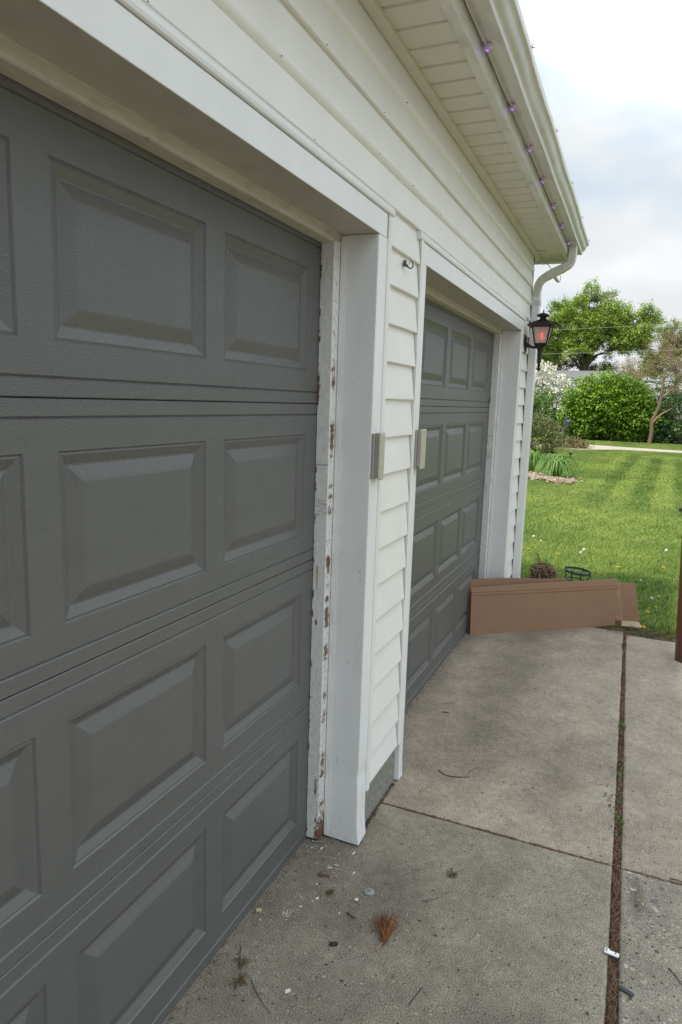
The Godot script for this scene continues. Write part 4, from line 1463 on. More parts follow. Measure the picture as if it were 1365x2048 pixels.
	for d in [[-4.95, 1.0, "mossy green weed at the far end of the joint, by the lawn"], [-3.62, 0.9, "green weed sprouting from the joint, well before the lawn"], [-3.17, 1.0, "bright green weed tuft halfway along the joint"], [-2.70, 0.9, "weed hugging the joint just before the cross joint"], [-2.88, 0.6, "small weed leaning out over the left slab"]]:
		var wd := MB.new()
		for i in 36:
			wd.c = Color(0.10, 0.20, 0.035).lerp(Color(0.05, 0.11, 0.02), rng.randf())
			var p := Vector3(rng.randfn() * 0.009, -0.006, rng.randfn() * 0.055)
			if k == 4:
				p.x -= rng.randf() * 0.05
			var a := rng.randf() * TAU
			var l := rng.randf_range(0.008, 0.024)
			var q := p + Vector3(cos(a) * l, rng.randf_range(0.006, 0.022), sin(a) * l)
			var sd := Vector3(-sin(a), 0, cos(a)) * 0.0035
			wd.tri(p, (p + q) / 2 + sd, q); wd.tri(p, q, (p + q) / 2 - sd)
		var zz: float = d[0]
		single("joint_weed", wd, M.leaf, d[2], "weed", Vector3((edge_l(zz) + edge_r(zz)) / 2, 0, zz), "weeds in the driveway joint")
		k += 1

	cardboard()
	leftovers()

func cardboard() -> void:
	var A := Vector3(0.035, 0, -4.647)
	var B := Vector3(0.973, 0, -5.403)
	var u := (B - A).normalized()
	var n := Vector3(-u.z, 0, u.x)
	if n.z < 0: n = -n
	var box := thing("cardboard_box", "long flattened brown cardboard box standing on edge across the slab's end", "cardboard box", A)
	var front := MB.new()
	var rings := []
	var L := A.distance_to(B)
	for i in 21:
		var t := i / 20.0
		var o := u * (L * t)
		var lean := 0.07
		var bow := sin(t * PI) * 0.006
		var ring := PackedVector3Array()
		var rows := [[0.0, 0.0], [0.274, 0.0], [0.279, -0.003], [0.283, 0.002], [0.297, 0.0025], [0.301, -0.003], [0.306, 0.001], [lerpf(0.338, 0.359, t) + 0.004 * sin(t * 5.0), -0.004]]
		for r in rows:
			ring.append(o + Vector3(0, r[0], 0) + n * (r[1] - r[0] * lean + bow))
		for q in range(rows.size() - 1, -1, -1):
			var r = rows[q]
			ring.append(o + Vector3(0, r[0], 0) + n * (r[1] - r[0] * lean + bow - 0.005))
		rings.append(ring)
	front.loft(rings, true, 0)
	part("front_panel", front, M.card, box)
	for tear in [[0.10, 0.279], [0.875, 0.282]]:
		var tm := MB.new()
		var o: Vector3 = u * (L * tear[0]) + Vector3(0, tear[1], 0) + n * (0.003 - tear[1] * 0.07 + sin(tear[0] * PI) * 0.006)
		flake(tm, o + Vector3(0, -0.004, 0), 0.030, 0.007, atan2(-u.z, u.x), 0.004, 0.001)
		part("torn_flap", tm, M.card_edge, box)
	var rear := MB.new()
	rings = []
	for i in 15:
		var t := i / 14.0 * 0.66
		var o := u * (L * t) - n * 0.060
		var top := 0.385 + 0.008 * sin(t * 8.0) - 0.022 * t
		rings.append(PackedVector3Array([o, o + Vector3(0, top, 0) - n * 0.010, o + Vector3(0, top, 0) - n * 0.015, o - n * 0.005]))
	rear.loft(rings, true, 0)
	part("rear_panel", rear, M.card, box)
	var side := MB.new()
	var p := B - A
	var tops := [p + Vector3(-0.020, 0.315, -0.012) - n * 0.012, p + Vector3(0.008, 0.312, -0.085)]
	var bots := [p + Vector3(0.002, 0.036, -0.012), p + Vector3(0.050, 0.034, -0.045)]
	side.loft([PackedVector3Array([bots[0], bots[1], bots[1] - n * 0.005, bots[0] - n * 0.005]), PackedVector3Array([tops[0], tops[1], tops[1] - n * 0.005, tops[0] - n * 0.005])], true, -1)
	side.box(p + Vector3(0.001, 0.002, -0.060), p + Vector3(0.050, 0.034, -0.040), 0.001)
	part("side_flap", side, M.card, box)

	var c2 := thing("cardboard_sheet", "smaller cardboard sheet with a folded foot leaning behind the long box's right end", "cardboard sheet", Vector3(1.022, 0.0, -5.45))
	var sh := MB.new()
	sh.loft([PackedVector3Array([Vector3(-0.010, 0.034, 0), Vector3(0.118, 0.036, -0.02), Vector3(0.118, 0.036, -0.025), Vector3(-0.010, 0.034, -0.005)]),
		PackedVector3Array([Vector3(-0.040, 0.18, -0.035), Vector3(0.092, 0.185, -0.05), Vector3(0.092, 0.185, -0.055), Vector3(-0.040, 0.18, -0.040)]),
		PackedVector3Array([Vector3(-0.066, 0.302, -0.085), Vector3(0.062, 0.306, -0.10), Vector3(0.062, 0.306, -0.105), Vector3(-0.066, 0.302, -0.090)])], true, 0)
	part("panel", sh, M.card, c2)
	var ft := MB.new()
	ft.loft([PackedVector3Array([Vector3(-0.006, 0.032, 0.002), Vector3(0.116, 0.034, -0.018), Vector3(0.116, 0.030, -0.018), Vector3(-0.006, 0.028, 0.002)]), PackedVector3Array([Vector3(-0.004, 0.008, 0.058), Vector3(0.138, 0.010, 0.040), Vector3(0.138, 0.006, 0.040), Vector3(-0.004, 0.004, 0.058)])], true, -1)
	part("foot_flap", ft, M.card_edge, c2)
	stick([Vector3(1.075, 0.020, -5.405), Vector3(1.110, 0.016, -5.385), Vector3(1.150, 0.008, -5.365)], 0.004, "pale_stick", mat(lin(0.5, 0.42, 0.33), 0.8), "pale peeled stick sticking out below the smaller cardboard sheet", "stick")

func leftovers() -> void:
	# dried root ball of a pulled-up plant
	var rb := thing("dead_plant_clump", "round brown clump of dead plant roots and stalks behind the cardboard", "dead plant", Vector3(0.31, 0.0, -6.42))
	var core := MB.new()
	var nn := noise(9.0, 3, 33)
	var rings := []
	for i in 13:
		var el := lerpf(-PI / 2, PI / 2, i / 12.0)
		var ring := PackedVector3Array()
		for j in 20:
			var a := TAU * j / 20
			var d := Vector3(cos(a) * cos(el), sin(el), sin(a) * cos(el))
			ring.append(Vector3(0, 0.085, 0) + d * Vector3(0.105, 0.100, 0.105) * (1.0 + 0.22 * nn.get_noise_3dv(d)))
		rings.append(ring)
	core.loft(rings, true, 1)
	part("root_ball", core, mat(lin(0.05, 0.035, 0.025), 0.95), rb)
	var st := MB.new()
	for i in 620:
		var q := rng.randf()
		st.c = Color(0.16, 0.105, 0.065).lerp(Color(0.05, 0.035, 0.025), q) if rng.randf() < 0.6 else Color(0.36, 0.26, 0.15)
		if rng.randf() < 0.08:
			st.c = Color(0.34, 0.14, 0.05)
		var d := Vector3(rng.randfn(), rng.randfn() * 0.8 + 0.5, rng.randfn()).normalized()
		var s := Vector3(0, 0.085, 0) + d * 0.085
		var tn := d.cross(Vector3(rng.randfn(), rng.randfn(), rng.randfn())).normalized()
		var l := rng.randf_range(0.02, 0.06)
		var e := s + d * rng.randf_range(0.012, 0.055) + tn * l + Vector3(0, -0.02, 0)
		e.y = maxf(e.y, 0.004)
		st.tube(PackedVector3Array([s - tn * 0.01, (s + e) / 2 + d * 0.012, e]), PackedFloat32Array([0.0035, 0.0028, 0.0016]), 4)
	for i in 9:
		st.c = Color(0.09, 0.08, 0.05)
		var d := Vector3(-0.6 + rng.randf_range(-0.5, 0.5), 1.0, rng.randf_range(-0.3, 0.3)).normalized()
		var s := Vector3(-0.03, 0.16, 0)
		st.tube(PackedVector3Array([s, s + d * 0.05, s + d * rng.randf_range(0.08, 0.14) + Vector3(-0.01, 0, 0)]), PackedFloat32Array([0.0018, 0.0014, 0.0008]), 4)
	part("stalks", st, M.litter, rb).set_meta("kind", "stuff")

	# metal plant stand: two hoops and bent legs
	var pm := mat(lin(0.055, 0.075, 0.075), 0.5, 0.3)
	var ps := thing("plant_stand", "low dark metal ring plant stand in the grass behind the cardboard", "plant stand", Vector3(0.592, 0.0, -6.56))
	var tilt := Basis(Vector3.BACK, -0.10)
	for h in [[0.120, 0.119, "top_hoop", 0.011], [0.035, 0.085, "lower_hoop", 0.005]]:
		var mb := MB.new()
		var rr := []
		for j in 33:
			var a := TAU * j / 32
			var ring := PackedVector3Array()
			for cnr in [Vector2(-0.0025, -1), Vector2(0.0025, -1), Vector2(0.0025, 1), Vector2(-0.0025, 1)]:
				ring.append(tilt * Vector3(cos(a) * (h[1] + cnr.x), h[0] + cnr.y * h[3], sin(a) * (h[1] + cnr.x)))
			rr.append(ring)
		mb.loft(rr, true, 0, Vector3.ZERO, false)
		part(h[2], mb, pm, ps)
	for j in 4:
		var a := TAU * (j + 0.22) / 4
		var d := Vector3(cos(a), 0, sin(a))
		var lg := MB.new()
		lg.tube(curve([tilt * (d * 0.121 + Vector3(0, 0.142, 0)), tilt * (d * 0.121 + Vector3(0, 0.10, 0)), tilt * (d * 0.100 + Vector3(0, 0.055, 0)), d * 0.125 + Vector3(0, 0.0, 0)], 4), PackedFloat32Array([0.0062]), 6)
		part("leg", lg, pm, ps)

	# leaning steel post at the right edge
	var po := thing("steel_post", "glossy dark red brown round post at the right edge of the driveway", "post", Vector3(1.430, 0.0, -4.835))
	var axis := Basis(Vector3.BACK, 0.048)
	var pb := MB.new()
	var prof := PackedVector2Array([Vector2(0.0745, -0.02), Vector2(0.0745, 0.02), Vector2(0.074, 0.5), Vector2(0.074, 1.5), Vector2(0.074, 3.1), Vector2(0.066, 3.13), Vector2(0.001, 3.135)])
	pb.lathe(Vector3.ZERO, prof, 36, true, axis)
	part("shaft", pb, M.pole, po)
	var cm := MB.new()
	cm.lathe(Vector3.ZERO, PackedVector2Array([Vector2(0.0745, 0.955), Vector2(0.083, 0.958), Vector2(0.086, 0.975), Vector2(0.086, 1.060), Vector2(0.083, 1.078), Vector2(0.0745, 1.080)]), 36, true, axis)
	part("collar", cm, mat(lin(0.22, 0.23, 0.18), 0.4, 0.3), po)
	var bolt := MB.new()
	bolt.lathe(axis * Vector3(-0.086, 1.0, 0.012), PackedVector2Array([Vector2(0.0005, 0.014), Vector2(0.009, 0.013), Vector2(0.011, 0.008), Vector2(0.011, 0.0), Vector2(0.0005, -0.001)]), 8, true, Basis(Vector3.BACK, PI / 2))
	part("bolt", bolt, M.black, po)

# ---------------------------------------------------------------- lawn
func more_materials() -> void:
	M.hook = mat(lin(0.07, 0.072, 0.07), 0.5)
	M.paint = mat(lin(0.74, 0.75, 0.74), 0.6)
	M.plastic = mat(lin(0.80, 0.82, 0.84), 0.4)
	M.debris = mat(lin(0.028, 0.024, 0.020), 0.85)
	var fr := mat(Color(0.88, 0.84, 0.80, 0.55), 0.5)
	fr.transparency = BaseMaterial3D.TRANSPARENCY_ALPHA
	M.frost = fr
	var bu := mat(Color(0.9, 0.80, 0.80, 0.35), 0.4)
	bu.transparency = BaseMaterial3D.TRANSPARENCY_ALPHA
	M.bulb = bu
	var rg := mat(Color(0.8, 0.1, 0.1), 0.5)
	rg.emission_enabled = true
	rg.emission = Color(1.0, 0.13, 0.17)
	rg.emission_energy_multiplier = 2.6
	M.red_glow = rg
	var pu := mat(Color(0.7, 0.6, 0.9), 0.5)
	pu.emission_enabled = true
	pu.emission = Color(0.62, 0.30, 1.0)
	pu.emission_energy_multiplier = 1.1
	M.purple = pu
	var pk := mat(Color(0.86, 0.80, 0.86, 0.75), 0.35)
	pk.transparency = BaseMaterial3D.TRANSPARENCY_ALPHA
	M.puck = pk

func grass_mesh(blades: int, h: float, spread: float, wide: float, sd: int) -> ArrayMesh:
	var r := RandomNumberGenerator.new()
	r.seed = sd
	var mb := MB.new()
	for i in blades:
		var a := r.randf() * TAU
		var p := Vector3(r.randfn(), 0, r.randfn()) * spread * 0.5
		var hh := h * r.randf_range(0.55, 1.1)
		var lean := Vector3(cos(a), 0, sin(a)) * hh * r.randf_range(0.15, 0.75)
		var s := Vector3(-sin(a), 0, cos(a)) * wide * r.randf_range(0.7, 1.2) * 0.5
		var t := r.randf_range(0.75, 1.2)
		mb.c = Color(t * r.randf_range(0.92, 1.12), t, t * r.randf_range(0.8, 1.1))
		var m := p + lean * 0.30 + Vector3(0, hh * 0.6, 0)
		var e := p + lean + Vector3(0, hh, 0)
		mb.tri(p - s, m - s * 0.85, m + s * 0.85)
		mb.tri(p - s, m + s * 0.85, p + s)
		mb.tri(m - s * 0.85, e, m + s * 0.85)
	return mb.mesh(M.leaf)

func lawn() -> void:
	more_patches()
	var meshes := [grass_mesh(13, 0.062, 0.042, 0.0036, 1), grass_mesh(20, 0.056, 0.075, 0.0046, 2), grass_mesh(22, 0.056, 0.15, 0.0085, 3)]
	var patch := noise(0.55, 4, 501)
	var fine := noise(2.4, 3, 502)
	var zones := [[-5.2, -9.2, 1500.0], [-9.2, -17.0, 900.0], [-17.0, -38.6, 330.0]]
	for k in 3:
		var xs := []
		var cs := PackedColorArray()
		var z0: float = zones[k][0]
		var z1: float = zones[k][1]
		var den: float = zones[k][2]
		var step := 0.1
		var z := z0
		while z > z1:
			var xa := 0.3 + 0.22 * z if k > 0 else -1.6
			var xb := 2.0 - 0.18 * z
			if k == 0:
				xb = 3.6 - 0.15 * (z + 5.2)
			var n := int(den * step * (xb - xa))
			for i in n:
				var x := rng.randf_range(xa, xb)
				var zz := z - rng.randf() * step
				if zz > -5.62 and x < 0.30 or zz > -5.30 and x < 1.04 or zz > -5.215:
					continue
				if zz < -29.0 and zz > -33.8:
					var e0 := lerpf(-29.2, -30.6, clampf((x + 0.9) / 1.3, 0.0, 1.0))
					var e1 := lerpf(-33.6, -32.2, clampf((x + 1.1) / 3.9, 0.0, 1.0))
					if zz < e0 + 0.05 and zz > e1 - 0.05 and x > -1.6:
						continue
				if in_bed(x, zz):
					continue
				# thin and worn along the end of the slab
				var worn := smoothstep(-5.75, -5.3, zz + 0.10 * fine.get_noise_2d(x * 2.0, zz * 2.0))
				if rng.randf() < worn * 0.75:
					continue
				# mown in bands, leaning to and fro
				var band := -cos((x + 0.045 * (zz + 18.0) - 0.62) * TAU / 0.74)
				var stripe := clampf(band * 1.8, -1.0, 1.0) * smoothstep(-11.0, -14.5, zz) * smoothstep(0.1, 0.55, x) * smoothstep(-28.5, -25.0, zz)
				var p := patch.get_noise_2d(x, zz * 0.55)
				var q := fine.get_noise_2d(x, zz * 0.6)
				var t := clampf(0.55 + 0.30 * stripe + 0.65 * p + 0.40 * q, 0.0, 1.0)
				var c := Color(0.088, 0.180, 0.012).lerp(Color(0.255, 0.345, 0.060), t)
				if rng.randf() < 0.07 + 0.10 * smoothstep(0.1, 0.5, q):
					c = c.lerp(Color(0.36, 0.34, 0.14), rng.randf_range(0.3, 0.8))
				if worn > 0.2:
					c = c.lerp(Color(0.17, 0.15, 0.06), worn * 0.5 * rng.randf())
				c *= rng.randf_range(0.85, 1.15)
				var s := rng.randf_range(0.75, 1.2) * (1.0 - 0.45 * worn)
				var b := Basis(Vector3.UP, rng.randf() * TAU).scaled(Vector3(s, s, s))
				b = Basis(Vector3(1, 0, 0.36).normalized(), 0.22 * stripe) * b
				xs.append(Transform3D(b, Vector3(x, -0.050, zz)))
				cs.append(c)
			z -= step
		var o := many("lawn_grass", meshes[k], xs, cs, self)
		o.name = numbered("lawn_grass")
		tag(o, ["short bright grass nearest the driveway, with dandelions", "mown striped grass in the middle of the lawn", "far grass up to the path and hedge"][k], "grass")
	dandelions()

func in_bed(x: float, z: float) -> bool:
	if z > -26.5 and z < -21.0 and x < -1.35: return true
	if z > -21.0 and z < -17.0 and x < -0.55 + (z + 17.0) * 0.12: return true
	if z >= -17.0 and z < -15.7 and x < -0.45 - (z + 17.0) * 0.55: return true
	return false

func more_patches() -> void:
	# turf under the blades, greener than the soil
	var turf := mat(lin(0.105, 0.165, 0.024), 0.95)
	turf.albedo_texture = noise_map(noise(0.05, 5, 61), 512, [[0.0, Color(0.55, 0.5, 0.4)], [0.5, Color(0.85, 0.88, 0.7)], [1.0, Color.WHITE]])
	tri_map(turf, Vector3(0.9, 0.9, 0.9))
	var mb := MB.new()
	var n := noise(1.8, 3, 66)
	var rings := []
	for i in 41:
		var x := lerpf(-60.0, 60.0, i / 40.0)
		if i > 4 and i < 36:
			x = lerpf(-6.0, 8.0, (i - 5) / 30.0)
		rings.append(PackedVector3Array([Vector3(x, -0.045, -5.55 + n.get_noise_1d(x) * 0.12), Vector3(x, -0.041, -6.2), Vector3(x, -0.041, -29.4), Vector3(x, -0.041, -120.0)]))
	mb.loft(rings, false, 1, Vector3.UP)
	struct("lawn", mb, turf)

func dandelions() -> void:
	var ym := mat(lin(0.75, 0.50, 0.015), 0.7)
	var wm := mat(lin(0.72, 0.72, 0.68), 0.9)
	var gm := mat(lin(0.10, 0.17, 0.04), 0.7)
	var list := [
		[1.166, -5.370, 0.026, 0.020, "largest yellow dandelion, at the cardboard sheet's foot"], [1.200, -5.741, 0.045, 0.014, "yellow dandelion low in the shaded grass, right of the cardboard sheet"],
		[1.262, -5.905, 0.05, 0.012, "yellow dandelion in shade, right of its low neighbour"], [1.235, -6.16, 0.05, 0.012, "left dandelion of the shaded pair higher up"],
		[1.287, -6.22, 0.06, 0.013, "right dandelion of the shaded pair higher up"], [0.945, -7.26, 0.05, 0.018, "yellow dandelion on the shade's edge above the cardboard's corner"],
		[1.362, -7.49, 0.05, 0.017, "yellow dandelion in the sun near the post"], [0.336, -7.55, 0.06, 0.015, "yellow dandelion between dead clump and plant stand"],
		[0.010, -7.62, 0.06, 0.015, "yellow dandelion beside the downspout, left of the dead clump"]]
	var proto: Node3D = null
	for d in list:
		var t: Node3D
		if proto == null:
			t = thing("dandelion", d[4], "dandelion", Vector3.ZERO, "yellow dandelions in the lawn")
			var s := MB.new()
			s.tube(PackedVector3Array([Vector3(0, -1.0, 0), Vector3(0.02, 0, 0)]), PackedFloat32Array([0.1, 0.1]), 5)
			part("stem", s, gm, t)
			var h := MB.new()
			for ring in 3:
				for j in 16:
					var a := TAU * (j + ring * 0.37) / 16
					var r := 1.0 - ring * 0.27
					var o := Vector3(0.02, ring * 0.10, 0)
					var dir := Vector3(cos(a), 0.22 + ring * 0.3, sin(a))
					var sd := Vector3(-sin(a), 0, cos(a)) * 0.17 * r
					h.tri(o, o + dir * r * 0.8 + sd, o + dir * r)
					h.tri(o, o + dir * r, o + dir * r * 0.8 - sd)
			h.lathe(Vector3(0.02, 0, 0), PackedVector2Array([Vector2(0.001, -0.25), Vector2(0.35, -0.1), Vector2(0.42, 0.12), Vector2(0.2, 0.34), Vector2(0.001, 0.38)]), 8)
			part("flower_head", h, ym, t)
			proto = t
		else:
			t = proto.duplicate()
			t.name = numbered("dandelion")
			add_child(t)
			tag(t, d[4], "dandelion", "yellow dandelions in the lawn")
		t.position = Vector3(d[0], d[2], d[1])
		t.scale = Vector3.ONE * d[3]
		t.rotation.y = rng.randf() * TAU
	var puffs := [[0.578, -7.80, 0.085, 0.019, "white dandelion clock right of the plant stand, upper of the pair"], [0.553, -7.70, 0.070, 0.016, "white dandelion clock right of the plant stand, lower of the pair"],
		[1.415, -8.30, 0.08, 0.018, "white dandelion clock in the sun near the post"], [1.232, -6.10, 0.07, 0.012, "white dandelion clock in the shade among yellow ones"],
		[-0.03, -8.32, 0.08, 0.017, "white dandelion clock close to the downspout"], [0.085, -8.08, 0.08, 0.013, "small white dandelion clock behind the dead clump"], [1.150, -6.72, 0.07, 0.010, "tiny white clover head on the shade's far edge"]]
	var pp: Node3D = null
	for d in puffs:
		var t: Node3D
		if pp == null:
			t = thing("dandelion_clock", d[4], "dandelion", Vector3.ZERO, "white dandelion clocks in the lawn")
			var s := MB.new()
			s.tube(PackedVector3Array([Vector3(0, -4.0, 0), Vector3(0.0, 0, 0)]), PackedFloat32Array([0.09, 0.09]), 5)
			part("stem", s, gm, t)
			var h := MB.new()
			for j in 120:
				var y := 1.0 - 2.0 * (j + 0.5) / 120
				var a := j * 2.39996
				var dir := Vector3(sqrt(1 - y * y) * cos(a), y, sqrt(1 - y * y) * sin(a))
				var u := dir.cross(Vector3(0.3, 0.9, 0.2)).normalized() * 0.16
				var w := dir.cross(u).normalized() * 0.16
				h.tri(dir * 0.2, dir + u, dir - u * 0.5 + w)
				h.tri(dir * 0.95 + u, dir * 0.95 - u * 0.5 + w, dir * 0.95 - u * 0.5 - w)
			part("seed_head", h, wm, t)
			pp = t
		else:
			t = pp.duplicate()
			t.name = numbered("dandelion_clock")
			add_child(t)
			tag(t, d[4], "dandelion", "white dandelion clocks in the lawn")
		t.position = Vector3(d[0], d[2], d[1])
		t.scale = Vector3.ONE * d[3]

# ---------------------------------------------------------------- plants
func leaf_mesh(m: Material, fold := 0.18) -> ArrayMesh:
	var mb := MB.new()
	var a := Vector3(0, 0, 0)
	var e := Vector3(0, 0.02, 1.0)
	var l := Vector3(-0.34, fold, 0.45)
	var r := Vector3(0.34, fold, 0.45)
	mb.tri(a, l, e); mb.tri(a, e, r)
	mb.turn(0, Vector3.UP)
	return mb.mesh(m)

func lumpy(dir: Vector3, n: FastNoiseLite, amt: float) -> float:
	return 1.0 + amt * n.get_noise_3dv(dir * 1.6) + amt * 0.5 * n.get_noise_3dv(dir * 4.5)

# leaves in sprays through a lumpy ellipsoid shell
func foliage(parent: Node3D, called: String, lobes: Array, count: int, size: float, c0: Color, c1: Color, m: Material, depth := 0.45, droop := 0.25, flower := Color(0, 0, 0, 0), share := 0.0) -> void:
	var xs := []
	var cs := PackedColorArray()
	var tot := 0.0
	for l in lobes:
		var r: Vector3 = l[1]
		tot += r.x * r.y + r.y * r.z + r.x * r.z
	for l in lobes:
		var ce: Vector3 = l[0]
		var r: Vector3 = l[1]
		var n := noise(1.0, 3, 900 + int(absf(ce.x * 13 + ce.y * 7)))
		var sprays := int(count * (r.x * r.y + r.y * r.z + r.x * r.z) / tot / 13.0)
		for i in sprays:
			var d := Vector3(rng.randfn(), rng.randfn(), rng.randfn()).normalized()
			var k := 1.0 - depth * pow(rng.randf(), 1.6)
			var lump := lumpy(d, n, 0.30)
			var p := ce + d * r * k * lump
			if p.y < 0.05:
				continue
			var tone := clampf(0.5 + 0.9 * n.get_noise_3dv(p * 1.3) + rng.randfn() * 0.18, 0.0, 1.0)
			var ax := (d + Vector3(rng.randfn(), rng.randfn() + 0.25, rng.randfn()) * 0.5).normalized()
			for j in 13:
				var out := (ax + Vector3(rng.randfn(), rng.randfn() - droop, rng.randfn()) * 0.75).normalized()
				var up := (Vector3.UP + Vector3(rng.randfn(), 0, rng.randfn()) * 0.35 + d * 0.25).normalized()
				var x := up.cross(out).normalized()
				var s := size * rng.randf_range(0.6, 1.25)
				var b := Basis(x, out.cross(x), out) * Basis.from_scale(Vector3(s, s, s))
				xs.append(Transform3D(b, p + ax * size * j * 0.16 + Vector3(rng.randfn(), rng.randfn() * 0.45, rng.randfn()) * size * 0.85))
				var c := c0.lerp(c1, clampf(tone + rng.randfn() * 0.15, 0.0, 1.0))
				if flower.a > 0.0 and rng.randf() < share:
					c = flower * rng.randf_range(0.85, 1.05)
				cs.append(c)
	many(called, leaf_mesh(m), xs, cs, parent)

func stems(parent: Node3D, called: String, base: Vector3, lobes: Array, n: int, r: float, m: Material) -> void:
	var mb := MB.new()
	for i in n:
		var l = lobes[i % lobes.size()]
		var ce: Vector3 = l[0]
		var rr: Vector3 = l[1]
		var d := Vector3(rng.randfn(), absf(rng.randfn()) * 0.7, rng.randfn()).normalized()
		var e := ce + d * rr * 0.82
		var b := base + Vector3(rng.randfn(), 0, rng.randfn()) * rr.x * 0.12
		mb.tube(curve([b, b.lerp(e, 0.4) + Vector3(0, rr.y * 0.2, 0), e], 4), PackedFloat32Array([r, r * 0.9, r * 0.8, r * 0.7, r * 0.6, r * 0.5, r * 0.4, r * 0.3, r * 0.2]), 5)
	part(called, mb, m, parent)

func bush(called: String, label: String, cat: String, at: Vector3, lobes: Array, count: int, size: float, c0: Color, c1: Color, group := "") -> Node3D:
	var t := thing(called, label, cat, at, group)
	stems(t, "stem", Vector3.ZERO, lobes, 14, 0.03 + size * 0.1, M.bark)
	foliage(t, "foliage", lobes, count, size, c0, c1, M.leaf)
	return t

# a tree: trunk, limbs that reach to clumps within the crown lobes, twigs and leaves round each clump
func tree(called: String, label: String, at: Vector3, trunk: Array, r: float, lobes: Array, clumps: int, rad: float, twigs: int, per: int, size: float, c0: Color, c1: Color, bark: Material, droop := 0.2, bare := false) -> Node3D:
	var t := thing(called, label, "tree", at)
	var tm := MB.new()
	var tp := curve(trunk, 4)
	var trad := PackedFloat32Array()
	for i in tp.size():
		trad.append(r * lerpf(1.2, 0.7, float(i) / tp.size()))
	tm.tube(tp, trad, 9)
	part("trunk", tm, M.bark_red if bare else bark, t)
	var bm := MB.new()
	var xs := []
	var cs := PackedColorArray()
	var n := noise(0.35, 3, 700 + clumps)
	var tot := 0.0
	for l in lobes:
		tot += (l[1] as Vector3).x * (l[1] as Vector3).y
	var cents := []
	for l in lobes:
		var ce: Vector3 = l[0]
		var rr: Vector3 = l[1]
		var want := int(ceil(clumps * rr.x * rr.y / tot))
		var tries := 0
		while want > 0 and tries < 400:
			tries += 1
			var d := Vector3(rng.randfn(), rng.randfn() * 0.9 + 0.15, rng.randfn()).normalized()
			var k := pow(rng.randf(), 0.45)
			var p := ce + d * (rr - Vector3.ONE * rad * 0.6) * k
			var ok := true
			for q: Vector3 in cents:
				if q.distance_to(p) < rad * 0.62:
					ok = false
					break
			if ok:
				cents.append(p)
				want -= 1
	# main limbs, then each clump hangs on the nearest limb
	var nodes := PackedVector3Array()
	for k in range(int(tp.size() * 0.6), tp.size()):
		nodes.append(tp[k])
	var mains := maxi(5, int(cents.size() / 11.0))
	var top := tp[tp.size() - 1]
	for i in mains:
		var g: Vector3 = cents[int((i + 0.5) * cents.size() / mains)]
		var s := tp[rng.randi_range(int(tp.size() * 0.6), tp.size() - 1)]
		var e := s.lerp(g, 0.86)
		var lp := curve([s, s.lerp(e, 0.35) + Vector3(0, (e - s).length() * 0.10, 0), s.lerp(e, 0.7) + Vector3(rng.randfn(), rng.randfn(), rng.randfn()) * 0.16, e], 5)
		var lr := PackedFloat32Array()
		var r0 := r * rng.randf_range(0.34, 0.52)
		for k in lp.size():
			lr.append(lerpf(r0, r0 * 0.22, float(k) / lp.size()))
			if k > 3:
				nodes.append(lp[k])
		bm.tube(lp, lr, 6)
	for p: Vector3 in cents:
		var s := top
		var best := 1e9
		for q in nodes:
			var dist := q.distance_to(p) + (0.6 if q.y > p.y else 0.0)
			if dist < best and dist > rad * 0.35:
				best = dist
				s = q
		var mid := s.lerp(p, 0.5) + Vector3(rng.randfn() * 0.10, (p - s).length() * (0.08 if not bare else 0.02), rng.randfn() * 0.10)
		var lp := curve([s, mid, p], 6)
		var lr := PackedFloat32Array()
		var r0 := r * rng.randf_range(0.09, 0.16)
		for k in lp.size():
			lr.append(lerpf(r0, r0 * 0.25, float(k) / lp.size()))
		bm.tube(lp, lr, 4)
		var tone := clampf(0.5 + 1.0 * n.get_noise_3dv(p), 0.0, 1.0)
		for j in twigs:
			var b := lp[rng.randi_range(7, lp.size() - 1)]
			var dd := Vector3(rng.randfn(), rng.randfn() * 0.8 + 0.3, rng.randfn()).normalized()
			if bare:
				dd = (dd + (p - s).normalized() * 0.7 + Vector3(0, 0.25, 0)).normalized()
			var e := p + dd * rad * rng.randf_range(0.55, 1.15)
			var m := b.lerp(e, 0.5) + Vector3(rng.randfn(), rng.randfn(), rng.randfn()) * rad * 0.08
			var tr := r0 * 0.28 if not bare else 0.0062
			bm.tube(PackedVector3Array([b, m, e]), PackedFloat32Array([tr, tr * 0.75, tr * 0.4]), 3)
			if bare:
				for q in 3:
					var g := m.lerp(e, rng.randf() * 0.8)
					var e2 := g + (dd + Vector3(rng.randfn(), rng.randfn() + 0.2, rng.randfn()) * 0.6).normalized() * rad * rng.randf_range(0.3, 0.6)
					bm.tube(PackedVector3Array([g, g.lerp(e2, 0.5) + Vector3(0, 0.02, 0), e2]), PackedFloat32Array([0.0045, 0.004, 0.0025]), 3)
			for k in per:
				var fr := rng.randf()
				var o := m.lerp(e, fr) + Vector3(rng.randfn(), rng.randfn(), rng.randfn()) * rad * 0.16
				var out := Vector3(rng.randfn(), rng.randfn() * 0.6 - droop, rng.randfn()).normalized()
				var up := (Vector3.UP + Vector3(rng.randfn(), rng.randfn(), rng.randfn()) * 0.55).normalized()
				var x := up.cross(out).normalized()
				var sc := size * rng.randf_range(0.55, 1.2)
				xs.append(Transform3D(Basis(x, out.cross(x), out) * Basis.from_scale(Vector3(sc, sc, sc)), o))
				cs.append(c0.lerp(c1, clampf(tone + rng.randfn() * 0.18, 0.0, 1.0)))
	part("limbs", bm, bark, t)
	if xs.size():
		many("crown", leaf_mesh(M.leaf), xs, cs, t)
	return t

